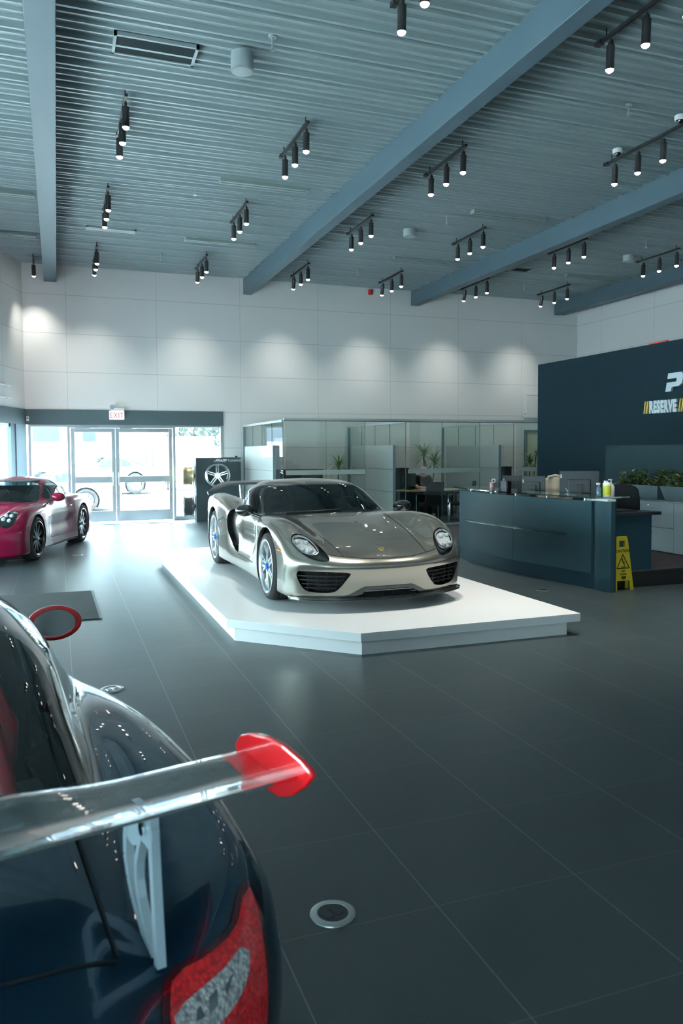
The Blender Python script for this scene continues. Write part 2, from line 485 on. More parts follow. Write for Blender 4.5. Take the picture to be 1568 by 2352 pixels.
def wheel(root, c, R, wid, rim, side, style, m_rim, m_nut, m_cal, hub_front=True):
    """tyre is the part; rim, brake disc, caliper and nut are its sub-parts. side=+1 outward is +x"""
    Mx = Matrix.Translation(c) @ Matrix.Rotation(side * PI / 2, 4, 'Y')
    h = wid / 2; b = MB()
    prof = [(rim, -h + .02), (rim + .012, -h + .004), (rim + .035, -h - .004), (R - .035, -h), (R - .012, -h + .012), (R - .002, -h + .035), (R, -h + .07)]
    prof += [(r, -z) for r, z in reversed(prof)]
    # tread grooves
    cen = [(R, -h + .075), (R - .007, -h + .08), (R - .007, -h + .088), (R, -h + .093), (R, -.012), (R - .007, -.008), (R - .007, .008), (R, .012), (R, h - .093), (R - .007, h - .088), (R - .007, h - .08), (R, h - .075)]
    prof = prof[:7] + cen + prof[7:]
    b.lathe(prof, 72, Mx)
    ty = b.obj('wheel_tyre', M_tyre, root, smooth=True, angle=50)
    b = MB(); ro = rim
    b.lathe([(ro + .006, h - .012), (ro + .008, h + .002), (ro - .002, h + .004), (ro - .018, h - .010), (ro - .026, h - .05), (ro - .03, -h + .03), (ro - .005, -h + .012)], 72, Mx)
    zf = h - .022
    def pt(r, a, z): return (r * math.cos(a), r * math.sin(a), z)
    if style == 'double':
        for k in range(5):
            a = 2 * PI * k / 5 + .31
            for s in (-1, 1):
                bar(b, pt(.052, a + s * .42, zf - .012), pt(ro * .60, a + s * .135, zf - .018), .040, .024, .034, .026, Mx)
                bar(b, pt(ro * .54, a + s * .15, zf - .018), pt(ro - .012, a + s * .10, zf - .012), .024, .018, .026, .022, Mx)
                bar(b, pt(ro * .50, a + s * .19, zf - .02), pt(ro - .012, a + s * .36, zf - .012), .022, .018, .024, .020, Mx)
    elif style == 'ten':
        for k in range(10):
            a = 2 * PI * k / 10 + .1
            for s in (-1, 1):
                bar(b, pt(.05, a + s * .16, zf - .02), pt(ro - .012, a + s * .075, zf - .010), .026, .012, .03, .02, Mx)
    else:
        for k in range(5):
            a = 2 * PI * k / 5 + PI / 2
            for s in (-1, 1):
                bar(b, pt(.045, a + s * .40, zf - .055), pt(ro - .014, a + s * .075, zf - .012), .046, .030, .040, .03, Mx)
    b.cyl((0, 0, zf - .05), .075, .045, 32, Mx, r2=.062)
    b.obj('wheel_rim', m_rim, ty, smooth=True, angle=30)
    b = MB(); b.cyl((0, 0, zf - .012), .036, .030, 24, Mx, r2=.03); b.lathe([(.03, zf + .018), (.026, zf + .024), (.0, zf + .026)], 24, Mx)
    b.obj('hub_nut', m_nut, ty, smooth=True, angle=40)
    if style != 'plain':
        b = MB(); b.lathe([(.08, -.01), (ro - .045, -.01), (ro - .045, .022), (.08, .022)], 48, Mx, closed=True)
        b.obj('brake_disc', M_disc, ty, smooth=True, angle=40)
        b = MB(); a0 = 2.5 if hub_front else .3
        b.lathe([(ro - .115, .0), (ro - .028, .0), (ro - .032, .055), (ro - .11, .055)], 14, Mx, closed=True, a0=a0 - .1, a1=a0 + .9)
        b.obj('brake_caliper', m_cal, ty, smooth=True, angle=40)
    return ty

class Shell:
    """outer skin of a car that is split into body and parts by signed regions"""
    def __init__(s, car, root, z0, ya, yb, ny, na, ncap):
        s.f = car.f; s.root = root; s.V, s.F = skin(car.f, car.L, z0, ya, yb, ny, na, ncap)
    def take(s, g):
        (A, B) = cut(s.V, s.F, g(s.V[:, 0], s.V[:, 1], s.V[:, 2])); s.V, s.F = B
        return A
    def part(s, name, g, m, depth=0.0, wall=None, parent=None):
        V, F = s.take(g)
        if not F: return None
        return s.place(name, V, F, m, depth, wall, parent)
    def place(s, name, V, F, m, depth=0.0, wall=None, parent=None):
        n = grad(s.f, V); P = V - n * depth
        mb = MB(); mb.V = [tuple(v) for v in P]; mb.F = list(F)
        o = mb.obj(name, m, parent or s.root, smooth=True, normals=n, angle=180)
        if depth and wall is not None:
            w = MB()
            for i, j in boundary_loops(F):
                w.add([V[i], V[j], P[j], P[i]], [(0, 1, 2, 3)])
            if w.F: w.obj(name + '_rim', wall, o)
        return o
    def body(s, name, m):
        return s.place(name, s.V, s.F, m)

def arch_liner(root, ya, zc, Ra, xin, xout, depth=.003):
    for sd in (-1, 1):
        b = MB(); n = 40; A = []; B = []
        for i in range(n + 1):
            a = -.45 + (PI + .9) * i / n
            y = ya + (Ra + depth) * math.cos(a); z = zc + (Ra + depth) * math.sin(a)
            A.append((sd * xout, y, max(z, .10))); B.append((sd * xin, y, max(z, .10)))
        b.strip(A, B)
        b.add([(sd * xin, ya, zc)] + B, [(0, i + 1, i + 2) for i in range(n)])
        b.obj('wheel_well', M_well, root, smooth=True, angle=40)

def lip_parts(lips, root, paint):
    for sx in (-1, 1):
        for front in (True, False):
            b = MB()
            for q in range(0, len(lips.V), 4):
                if lips.V[q][0] * sx > 0 and (lips.V[q][1] < 2.2) == front: b.add(lips.V[q:q + 4], [(0, 1, 2, 3)])
            if b.F: b.obj('arch_lip', paint, root)

def arch_lip(shell, root, m, ya, zc, Ra, sel, depth=.035):
    """rolled edge of a wheel arch: follow the cut rim of the body inwards"""
    V = shell.V; w = MB()
    for i, j in boundary_loops(shell.F):
        p, q = V[i], V[j]
        if abs(math.hypot(p[1] - ya, p[2] - zc) - Ra) < .004 and abs(math.hypot(q[1] - ya, q[2] - zc) - Ra) < .004 and abs(p[0]) > .45:
            s = 1 if p[0] > 0 else -1
            w.add([p, q, (q[0] - s * depth, q[1], q[2]), (p[0] - s * depth, p[1], p[2])], [(0, 1, 2, 3)])
    return w

def crest(root, mtx, size, body=None):
    P = rounded([(-.5, .55), (0, .62), (.5, .55), (.5, .0), (.3, -.45), (0, -.65), (-.3, -.45), (-.5, 0)], it=2)
    b = MB(); b.prism([(x * size, y * size) for x, y in P], -.004, .004, mtx)
    o = b.obj('crest_badge', M_gold, root, smooth=True, angle=40)
    b = MB()
    for x0, x1, y0, y1 in ((-.42, -.06, .06, .42), (.06, .42, -.36, -.06)):
        for k in range(3):
            w = (x1 - x0) / 5
            b.b2(((x0 + 2 * k * w) * size, y0 * size, .003), ((x0 + (2 * k + 1) * w) * size, y1 * size, .0055), mtx)
    P = rounded([(-.16, .14), (.16, .14), (.15, -.1), (0, -.2), (-.15, -.1)], it=2)
    b.prism([(x * size, y * size) for x, y in P], .003, .006, mtx)
    b.obj('crest_field', mat('crest dark field', (.05, .012, .01), .4), o)
    return o

def surf(f, o, d, a=0.0, b=2.5, n=500):
    """first point along o+t*d with f<0"""
    t = np.linspace(a, b, n); P = np.array(o, float) + np.array(d, float) * t[:, None]
    v = f(P[:, 0], P[:, 1], P[:, 2]); i = int(np.argmax(v < 0))
    if i == 0: return P[0]
    lo, hi = t[i - 1], t[i]; o = np.array(o, float); d = np.array(d, float)
    for _ in range(12):
        m = .5 * (lo + hi); q = o + d * m
        if f(q[0:1], q[1:2], q[2:3])[0] < 0: hi = m
        else: lo = m
    return o + d * hi

def poly_pts(P, n):
    P = [Vector(p) for p in P]; L_ = [0]
    for i in range(1, len(P)): L_.append(L_[-1] + (P[i] - P[i - 1]).length)
    out = []
    for k in range(n):
        s_ = L_[-1] * k / (n - 1); i = 0
        while i < len(P) - 2 and L_[i + 1] < s_: i += 1
        q = P[i].lerp(P[i + 1], (s_ - L_[i]) / (L_[i + 1] - L_[i])); out.append(tuple(q))
    return out

def seam(f, root, name, pts, d, w=.0032, m=None, lift=.003, closed=False):
    """dark shut-line laid on the skin: points are cast along d onto f=0"""
    P = np.array([surf(f, p, d) for p in pts]); n = grad(f, P); A = []; B = []
    N = len(P); idx = list(range(N)) + ([0] if closed else [])
    for i in idx:
        t = P[(i + 1) % N if closed else min(i + 1, N - 1)] - P[i - 1 if closed else max(i - 1, 0)]
        u = np.cross(t, n[i]); u /= np.linalg.norm(u) + 1e-9; c = P[i] + n[i] * lift
        A.append(tuple(c + u * w)); B.append(tuple(c - u * w))
    b = MB(); b.strip(A, B); return b.obj(name, m or M_gap, root)

# ================================================================ silver hypercar on the plinth
def build_hypercar(loc):
    car = HyperCar(); f = car.f
    root = thing('sports_car', 'silver open-wheel-arched hypercar with white multi-spoke wheels parked on the white plinth', 'car', loc)
    root['label'] = 'silver hypercar with a black side intake standing on the white plinth'
    paint = mat('liquid silver paint', (.35, .335, .29), .24, metal=.85, coat=1.0, noise=.05, nscale=900)
    sh = Shell(car, root, .28, .80, 3.95, 230, 230, 46)
    ax = ((.98, .345, .392), (3.71, .362, .408))
    for ya, zc, Ra in ax:
        sh.take(lambda x, y, z: np.maximum(np.hypot(y - ya, z - zc) - Ra, .76 - np.abs(x)))
    lips = MB()
    for ya, zc, Ra in ax:
        w = arch_lip(sh, root, paint, ya, zc, Ra, None); lips.add(w.V, w.F)
    lip_parts(lips, root, paint)
    for ya, zc, Ra in ax: arch_liner(root, ya, zc, Ra, .69, .90)
    T = np.abs
    # glass
    def ws(mg):
        def g(x, y, z):
            t = T(x); ye = y - .25 * (t / .75) ** 2 * (1 - sstep(2.2, 3.0, y))
            side = t - (car.cwid(y) - .40 * np.clip(z - .80, 0, 1) - .5 * np.clip(z - 1, 0, 1) - .095 + mg)
            return np.maximum(np.maximum(1.58 - mg - ye, ye - (2.30 + mg)), np.maximum(side, .74 - z))
        return g
    V, F = sh.take(ws(.028))
    (A, B) = cut(V, F, ws(0)(V[:, 0], V[:, 1], V[:, 2]))
    sh.place('windscreen', *A, M_carglass); sh.place('windscreen_frame', *B, M_gloss_black)
    SW = rounded([(1.86, .79), (2.08, .95), (2.28, 1.06), (2.48, 1.085), (2.66, 1.065), (2.82, .98), (2.74, .865), (2.3, .815)], it=2)
    for sd in (-1, 1):
        def sw(mg):
            return lambda x, y, z: np.maximum(poly_sd(SW, y, z) - mg, .38 - sd * x)
        V, F = sh.take(sw(.016)); (A, B) = cut(V, F, sw(0)(V[:, 0], V[:, 1], V[:, 2]))
        if A[1]: sh.place('side_window', *A, M_carglass)
        if B[1]: sh.place('side_window_frame', *B, M_gloss_black)
    # headlamps
    HL = rounded([(.852, .665), (.80, .715), (.71, .70), (.645, .655), (.578, .565), (.555, .488), (.61, .472), (.72, .492), (.81, .56), (.85, .62)], it=2)
    IN = rounded([(.852, .665), (.80, .712), (.71, .698), (.645, .655), (.612, .565), (.68, .520), (.79, .545), (.848, .615)], it=2)
    for sd in (-1, 1):
        V, F = sh.take(lambda x, y, z: np.maximum(poly_sd(HL, sd * x, z), y - .75))
        lamp = sh.place('headlamp', V, F, M_gloss_black, .03, M_gloss_black)
        (A, B) = cut(V, F, poly_sd(IN, sd * V[:, 0], V[:, 2]) + .006)
        (A2, ring) = cut(A[0], A[1], poly_sd(IN, sd * A[0][:, 0], A[0][:, 2]) + .016)
        sh.place('headlamp_trim', *ring, M_rim_silver, .010, M_rim_silver, lamp)
        sh.place('headlamp_reflector', *A2, M_reflector, .026, None, lamp)
        for px, pz in ((.795, .655), (.715, .648), (.775, .588), (.702, .582)):
            p = surf(f, (sd * px, -.3, pz), (0, 1, 0)); n = grad(f, np.array([p]))[0]
            b = MB(); Mx = Matrix.Translation(p - n * .024) @ Vector((0, -1, .35)).to_track_quat('Z', 'Y').to_matrix().to_4x4()
            b.cyl((0, 0, 0), .025, .016, 20, Mx); b.ball((0, 0, .014), (.022, .022, .010), 16, 8, Mx)
            b.obj('headlamp_element', M_ledlens, lamp, smooth=True, angle=40)
        sh.place('headlamp_lens', *cut(V, F, poly_sd(HL, sd * V[:, 0], V[:, 2]) + .012)[0], M_lens, .002, None, lamp)
    # front intakes with slats
    IK = rounded([(.845, .385), (.82, .39), (.385, .378), (.385, .35), (.49, .205), (.56, .180), (.73, .185), (.79, .215), (.845, .33)], it=2)
    for sd in (-1, 1):
        V, F = sh.take(lambda x, y, z: np.maximum(poly_sd(IK, sd * x, z), y - .7))
        o = sh.place('air_intake', V, F, M_grille, .09, M_blackplastic)
        for zz in (.225, .262, .30, .338):
            b = MB(); A_ = []; B_ = []; C_ = []
            for xx in np.linspace(.40, .83, 24):
                if poly_sd(IK, np.array([xx]), np.array([zz]))[0] > -.004: continue
                p = surf(f, (sd * xx, -.3, zz), (0, 1, 0)); A_.append((p[0], p[1] + .022, zz - .004)); B_.append((p[0], p[1] + .07, zz + .008)); C_.append((p[0], p[1] + .022, zz + .006))
            if len(A_) > 2:
                b.strip(A_, C_); b.strip(C_, B_); b.obj('intake_slat', M_blackplastic, o)
        b = MB()
        for xx in (.50, .58, .66, .74):
            p0 = surf(f, (sd * xx, -.3, .24), (0, 1, 0)); p1 = surf(f, (sd * xx, -.3, .355), (0, 1, 0))
            bar(b, (p0[0], p0[1] + .05, .20), (p1[0], p1[1] + .05, .37), .006, .006, .02, .02)
        b.obj('intake_rib', M_blackplastic, o)
    CI = [(-.56, .10), (-.50, .150), (-.40, .158), (-.25, .232), (.25, .232), (.40, .158), (.50, .150), (.56, .10)]
    CO = [(-.40, .10), (-.33, .145), (-.22, .205), (.22, .205), (.33, .145), (.40, .10)]
    V, F = sh.take(lambda x, y, z: np.maximum(poly_sd(CI, x, z), np.maximum(y - .28, .128 - z)))
    (A, B) = cut(V, F, poly_sd(CO, V[:, 0], V[:, 2]))
    sh.place('front_splitter_arch', *B, M_carbon, -.012, M_carbon); o = sh.place('lower_grille', *A, M_grille, .08, M_blackplastic)
    b = MB()
    for zz in (.155, .18): b.b2((-.30, .10, zz), (.30, .14, zz + .006))
    b.obj('lower_grille_slat', M_alu, o)
    # splitter lip
    b = MB(); A_ = []; B_ = []; C_ = []; D_ = []
    for xx in np.linspace(-.90, .90, 61):
        y = .30 * (abs(xx) / .9) ** 2.6 + .02
        if abs(xx) > .86: y += .05
        A_.append((xx * 1.0, y, .105)); B_.append((xx * 1.01, y - .035, .118)); C_.append((xx * 1.01, y - .03, .132)); D_.append((xx, y + .05, .142))
    b.strip(A_, B_); b.strip(B_, C_); b.strip(C_, D_)
    b.obj('front_splitter', M_carbon, root, smooth=True, angle=60)
    # side intake, indicator, seams
    SL = rounded([(2.44, .865), (2.70, .83), (2.86, .755), (2.88, .62), (2.82, .47), (2.62, .335), (2.34, .300), (2.50, .40), (2.60, .50), (2.66, .63), (2.62, .745), (2.50, .81)], it=1)
    for sd in (-1, 1):
        V, F = sh.take(lambda x, y, z: np.maximum(poly_sd(SL, y, z), .5 - sd * x))
        sh.place('side_intake', V, F, M_blackplastic, .07, M_gloss_black)
        SB = rounded([(2.50, .85), (2.70, .855), (2.845, .965), (2.70, 1.085), (2.78, 1.085), (2.93, .975), (2.82, .85), (2.66, .80)], it=2)
        sh.part('quarter_trim', lambda x, y, z: np.maximum(poly_sd(SB, y, z), .38 - sd * x), M_gloss_black)
        IND = [(.60, .575), (.50, .567), (.475, .560), (.52, .545), (.60, .545)]
        V, F = sh.take(lambda x, y, z: np.maximum(poly_sd(IND, y, z), .6 - sd * x))
        if F: sh.place('side_indicator', V, F, M_amber, -.003, M_amber)
    HO = spl([(0, .062), (.2, .075), (.4, .13), (.56, .20), (.7, .30), (1, .6)], lo=0, hi=1.2, sig=.03)
    seam(f, root, 'bonnet_gap', [(t, float(HO(abs(t))), 1.4) for t in np.linspace(-.56, .56, 60)], (0, 0, -1))
    EDGE = spl([(.05, .42), (.3, .44), (.8, .50), (1.4, .56), (1.7, .58)], sig=.03)
    for sd in (-1, 1):
        seam(f, root, 'bonnet_gap', [(sd * float(EDGE(y)), y, 1.4) for y in np.linspace(float(HO(.42)), 1.52, 60)], (0, 0, -1))
        seam(f, root, 'bumper_gap', [(sd * 1.3, y, .563) for y in np.linspace(.46, .64, 20)], (-sd, 0, 0))
        seam(f, root, 'door_gap', [(sd * 1.3, y, z) for y, z in poly_pts([(1.58, .76), (1.52, .45), (1.62, .29), (2.38, .29)], 60)], (-sd, 0, 0))
        seam(f, root, 'panel_gap', [(sd * 1.3, y, z) for y, z in poly_pts([(2.84, .66), (3.05, .68), (3.30, .62)], 20)], (-sd, 0, 0))
    sh.body('body', paint)
    # crest on the nose
    p = surf(f, (0, .235, 1.2), (0, 0, -1)); n = grad(f, np.array([p]))[0]
    yv = Vector((0, 1, 0)) - Vector(n) * Vector(n).y
    crest(root, frame(p, yv.cross(Vector(n)), yv), .055)
    # mirrors
    for sd in (-1, 1):
        b = MB(); Mx = Matrix.Translation((sd * .965, 1.85, .845)) @ Matrix.Rotation(sd * .25, 4, 'Z')
        b.ball((0, 0, 0), (.105, .085, .068), 24, 14, Mx)
        o = b.obj('door_mirror', M_gloss_black, root, smooth=True, angle=180)
        b = MB(); b.tube([(sd * .93, 1.83, .82), (sd * .88, 1.78, .80), (sd * .80, 1.72, .77)], [.022, .017, .02], 10)
        b.obj('mirror_arm', M_gloss_black, o, smooth=True)
        b = MB(); b.cyl((0, 0, 0), .062, .004, 24, Mx @ Matrix.Translation((0, .068, 0)) @ Matrix.Rotation(-PI / 2, 4, 'X') @ Matrix.Diagonal((1.6, .8, 1, 1)))
        b.obj('mirror_glass', M_chrome, o)
    # rear wing on two struts
    b = MB(); secs = []
    for t in np.linspace(-1, 1, 41):
        x = t * .90; droop = .12 * max(0, abs(t) - .62) ** 1.6 / .38 ** 1.6; ch = .27 * (1 - .55 * max(0, abs(t) - .8) / .2)
        y0 = 4.36 + .05 * t * t; z = 1.03 - droop - .02 * t * t
        secs.append([(x, y0, z), (x, y0 + ch * .3, z + .026), (x, y0 + ch * .7, z + .034), (x, y0 + ch, z + .048), (x, y0 + ch * .7, z + .012), (x, y0 + ch * .3, z - .012)])
    V = [p for s_ in secs for p in s_]; F = []
    for i in range(40):
        for k in range(6): F.append((i * 6 + k, (i + 1) * 6 + k, (i + 1) * 6 + (k + 1) % 6, i * 6 + (k + 1) % 6))
    F.append((0, 1, 2, 3, 4, 5)); F.append(tuple(40 * 6 + k for k in (5, 4, 3, 2, 1, 0)))
    b.add(V, F); o = b.obj('rear_wing', M_carbon, root, smooth=True, angle=50)
    for sd in (-1, 1):
        b = MB(); bar(b, (sd * .42, 4.42, .80), (sd * .42, 4.50, 1.035), .09, .07, .02, .02, None, (1, 0, 0)); b.obj('wing_strut', M_rim_silver, o)
    # wipers
    b = MB(); pts = []
    for k in range(14):
        x = -.52 + .62 * k / 13; ye = 1.63 - .02 * math.sin(k / 13 * PI); y = ye + .25 * (x / .75) ** 2
        p = surf(f, (x, y, 1.6), (0, 0, -1)); pts.append((p[0], p[1], p[2] + .012))
    b.tube(pts, .008, 6); b.obj('wiper', M_wipe, root, smooth=True)
    # cabin: floor, dash, wheel, two seats
    b = MB(); b.b2((-.66, 1.75, .30), (.66, 3.05, .34)); b.b2((-.66, 3.02, .30), (.66, 3.06, .98)); b.b2((-.60, 1.78, .60), (.60, 2.08, .80)); b.b2((-.10, 1.9, .34), (.10, 3.0, .62))
    b.obj('cabin_trim', M_interior, root, bevel=.02)
    for sd in (-1, 1):
        b = MB(); P = rounded([(-.20, .40), (-.24, .70), (-.19, .95), (-.13, 1.075), (.13, 1.075), (.19, .95), (.24, .70), (.20, .40)], it=2)
        mx = Matrix.Translation((sd * .36, 2.74, 0)) @ Matrix(((1, 0, 0, 0), (0, 0, -1, 0), (0, 1, 0, 0), (0, 0, 0, 1)))
        b.prism(P, -.05, .05, mx); b.box((sd * .36, 2.5, .45), (.42, .5, .12))
        o = b.obj('bucket_seat', M_seat_black, root, bevel=.02)
        b = MB(); Q = [(-.10, .93), (-.08, 1.00), (.05, 1.02), (.10, .99), (.10, .92), (-.10, .93)]
        b.tube([(sd * .36 + x, 2.675, z) for x, z in Q], .011, 6); b.tube([(sd * .36 - .07, 2.672, .945), (sd * .36 + .09, 2.672, .955)], .009, 6)
        b.obj('harness_surround', M_chrome, o, smooth=True)
    b = MB(); mx = Matrix.Translation((.36, 2.16, .80)) @ Matrix.Rotation(-1.15, 4, 'X')
    b.tube([(.17 * math.cos(a), .17 * math.sin(a), 0) for a in np.linspace(0, 2 * PI, 32, endpoint=False)], .014, 8, mx, closed=True)
    b.box((0, 0, 0), (.32, .03, .02), mx); b.obj('steering_wheel', M_interior, root, smooth=True)
    b = MB(); b.ball((0, 2.33, 1.065), (.12, .02, .03)); b.obj('rear_view_mirror', M_interior, root, smooth=True)
    # wheels
    for sd in (-1, 1):
        wheel(root, (sd * .835, .98, .340), .340, .245, .268, sd, 'double', M_rim_silver, M_blue_nut if sd < 0 else M_blue_nut, M_green)
        wheel(root, (sd * .80, 3.71, .362), .362, .32, .282, sd, 'double', M_rim_silver, M_blue_nut, M_green, False)
    return root
# ================================================================ rear-engined coupes
M_rearglass = glass_mat('lightly tinted rear glass', tint=(.62, .76, .78), ior=1.5)
class Coupe:
    """rear-engined sports coupe; y from the nose (0) to the tail"""
    L = 4.56
    hood = spl([(-.1, .50), (.05, .535), (.2, .575), (.45, .635), (.8, .72), (1.15, .80), (1.45, .865), (1.8, .89), (2.6, .90), (3.3, .90), (3.8, .86), (4.2, .80), (4.5, .74), (4.8, .66)])
    fend = spl([(-.1, .50), (.1, .55), (.3, .68), (.5, .775), (.75, .835), (1.0, .86), (1.4, .872), (1.8, .88), (2.4, .888), (2.9, .905), (3.3, .925), (3.6, .92), (4.0, .87), (4.35, .79), (4.8, .66)])
    crest = spl([(0, .60), (.5, .66), (1.0, .70), (1.6, .76), (2.4, .78), (3.0, .79), (3.5, .79), (4.2, .72), (4.7, .65)], sig=.1)
    wid = spl([(-.3, .78), (0, .86), (.3, .905), (.7, .93), (1.0, .935), (1.4, .915), (1.9, .90), (2.5, .905), (3.0, .935), (3.4, .952), (3.8, .935), (4.2, .885), (4.6, .80), (4.9, .74)], sig=.12)
    roof = spl([(1.1, .66), (1.35, .80), (1.5, .885), (1.75, 1.025), (2.0, 1.145), (2.25, 1.23), (2.5, 1.27), (2.75, 1.278), (3.0, 1.255), (3.35, 1.17), (3.7, 1.06), (4.05, .945), (4.35, .84), (4.7, .72)], sig=.05)
    cwid = spl([(1.1, .76), (1.5, .79), (2.0, .82), (2.6, .82), (3.0, .78), (3.5, .68), (4.0, .60), (4.5, .54)], sig=.1)
    nose = spl([(0, .07), (.12, .03), (.2, .02), (.3, .012), (.42, .0), (.5, .005), (.56, .03), (.64, .10), (.75, .22)], lo=-.2, hi=1.4, sig=.025)
    tail = spl([(0, -.20), (.2, -.12), (.35, -.05), (.5, -.015), (.6, 0), (.68, -.01), (.76, -.05), (.9, -.16)], lo=-.2, hi=1.4, sig=.025)
    def f(s, x, y, z):
        t = np.abs(x)
        hc = s.hood(y); hf = s.fend(y); tc = s.crest(y)
        g = np.exp(-((t - tc) / .20) ** 2)
        top = np.where(t < tc, (hc - .04 * t * t) + (hf - hc + .022) * g, hf - .9 * (t - tc) ** 2 + .022 - .04 * tc * tc)
        w = s.wid(y) - .28 * np.clip(z - .55, 0, 1) ** 2 - .6 * np.clip(.30 - z, 0, 1) ** 2
        dy = sstep(1.35, 1.8, y) * (1 - sstep(2.6, 3.0, y))
        w = w - dy * (.035 * np.exp(-((z - .50) / .14) ** 2) + .05 * sstep(.62, .88, z))
        yf = .34 * (t / .9) ** 2.5 + s.nose(z)
        yr = s.L + s.tail(z) - .36 * (t / .9) ** 2.4
        b = smax(z - top, t - w, .10)
        b = smax(b, (yf - y) * .95, .10)
        b = smax(b, y - yr, .09)
        b = smax(b, .13 - z, .04)
        ye = y - .24 * (t / .75) ** 2 * (1 - sstep(2.1, 2.8, y))
        cw = s.cwid(y) - .48 * np.clip(z - .86, 0, 1) - .4 * np.clip(z - 1.08, 0, 1)
        c = smax(z - (s.roof(ye) - .04 * (t / .5) ** 2), (t - cw) * .85, .12)
        c = np.maximum(np.maximum(c, .40 - z), y - s.L + .05)
        return smin(b, c, .045)

def build_coupe(loc, rz, label, paint, style):
    """style 'front' shows its nose to us, style 'rear' its tail"""
    car = Coupe(); f = car.f; T = np.abs
    root = thing('sports_car', label, 'car', loc, rz)
    sh = Shell(car, root, .36, .85, 3.80, 230, 230, 50)
    WB = 2.457; FA = .985; RA = FA + WB
    ax = ((FA, .342, .385), (RA, .356, .398))
    for ya, zc, Ra in ax:
        sh.take(lambda x, y, z: np.maximum(np.hypot(y - ya, z - zc) - Ra, .74 - np.abs(x)))
    lips = MB()
    for ya, zc, Ra in ax:
        w = arch_lip(sh, root, paint, ya, zc, Ra, None); lips.add(w.V, w.F)
    lip_parts(lips, root, paint)
    for ya, zc, Ra in ax: arch_liner(root, ya, zc, Ra, .66, .88)
    def cabw(y, z): return car.cwid(y) - .48 * np.clip(z - .86, 0, 1) - .4 * np.clip(z - 1.08, 0, 1)
    def ws(mg):
        def g(x, y, z):
            t = T(x); ye = y - .24 * (t / .75) ** 2 * (1 - sstep(2.1, 2.8, y))
            return np.maximum(np.maximum(1.50 - mg - ye, ye - (2.17 + mg)), np.maximum(t - (cabw(y, z) - .135 + mg), .84 - z))
        return g
    V, F = sh.take(ws(.010)); (A, B) = cut(V, F, ws(0)(V[:, 0], V[:, 1], V[:, 2]))
    sh.place('windscreen', *A, M_carglass); sh.place('windscreen_frame', *B, M_gloss_black)
    def rw(mg):
        P = rounded([(-.46, 3.10), (.46, 3.10), (.585, 3.16), (.60, 3.30), (.59, 3.72), (.55, 3.90), (.42, 3.93), (-.42, 3.93), (-.55, 3.90), (-.59, 3.72), (-.60, 3.30), (-.585, 3.16)], it=2)
        return lambda x, y, z: np.maximum(poly_sd(P, x, y) - mg, .80 - z)
    V, F = sh.take(rw(.014)); (A, B) = cut(V, F, rw(0)(V[:, 0], V[:, 1], V[:, 2]))
    sh.place('rear_window', *A, M_rearglass if style == 'rear' else M_carglass); sh.place('rear_window_seal', *B, M_gloss_black)
    SW = rounded([(1.88, .905), (2.08, 1.03), (2.30, 1.14), (2.52, 1.185), (2.80, 1.19), (3.10, 1.125), (3.30, 1.02), (3.33, .975), (3.15, .935), (2.4, .915)], it=2)
    for sd in (-1, 1):
        def sw(mg): return lambda x, y, z: np.maximum(poly_sd(SW, y, z) - mg, .45 - sd * x)
        V, F = sh.take(sw(.014)); (A, B) = cut(V, F, sw(0)(V[:, 0], V[:, 1], V[:, 2]))
        sh.place('side_window', *A, M_carglass); sh.place('side_window_seal', *B, M_gloss_black)
        b = MB(); bar(b, (sd * .66, 2.78, .92), (sd * .58, 2.86, 1.17), .09, .06, .01, .01, None, (1, 0, 0)); b.obj('door_pillar', M_interior, root)
    # oval headlamps
    for sd in (-1, 1):
        def hl(k):
            def g(x, y, z):
                u = (sd * x - .665); q = (y - .42)
                return (np.sqrt((u / (.132 * k)) ** 2 + (q / (.20 * k)) ** 2) - 1) * .12 + np.where((z < .5) | (y > .8), 1, 0)
            return g
        V, F = sh.take(hl(1.0))
        if not F: continue
        lamp = sh.place('headlamp', V, F, M_gloss_black, .03, M_gloss_black)
        for du, dq in ((-.045, -.05), (.045, -.05), (-.04, .05), (.045, .05)):
            p = surf(f, (sd * (.665 + du), .42 + dq, 1.5), (0, 0, -1)); n = grad(f, np.array([p]))[0]
            b = MB(); Mx = Matrix.Translation(p - n * .026) @ Vector((0, -1, .5)).to_track_quat('Z', 'Y').to_matrix().to_4x4()
            b.cyl((0, 0, 0), .030, .018, 18, Mx); b.ball((0, 0, .016), (.027, .027, .012), 14, 8, Mx)
            b.obj('headlamp_element', M_ledlens, lamp, smooth=True, angle=40)
        sh.place('headlamp_lens', *cut(V, F, hl(.96)(V[:, 0], V[:, 1], V[:, 2]))[0], M_lens, .002, None, lamp)
    # nose openings
    CI = rounded([(-.50, .15), (-.58, .40), (-.50, .43), (.50, .43), (.58, .40), (.50, .15)], it=2)
    CI2 = rounded([(-.42, .17), (-.40, .30), (.40, .30), (.42, .17)], it=2)
    V, F = sh.take(lambda x, y, z: np.maximum(poly_sd(CI2, x, z), np.maximum(y - .4, .14 - z)))
    o = sh.place('front_intake', V, F, M_grille, .06, M_blackplastic)
    for sd in (-1, 1):
        SI = rounded([(.56, .20), (.60, .42), (.66, .42), (.82, .24), (.80, .17), (.60, .16)], it=2)
        V, F = sh.take(lambda x, y, z: np.maximum(poly_sd([(.36, .445), (.50, .44), (.545, .41), (.64, .17), (.60, .17), (.50, .40), (.36, .425)], sd * x, z), np.maximum(y - .6, .14 - z)))
        if F: sh.place('nose_slot', V, F, M_blackplastic, .02, M_blackplastic)
        V, F = sh.take(lambda x, y, z: np.maximum(poly_sd([(.50, .545), (.58, .55), (.62, .565), (.62, .580), (.50, .562)], y, z), .6 - sd * x))
        if F: sh.place('side_marker', V, F, M_gloss_black, -.002, M_gloss_black)
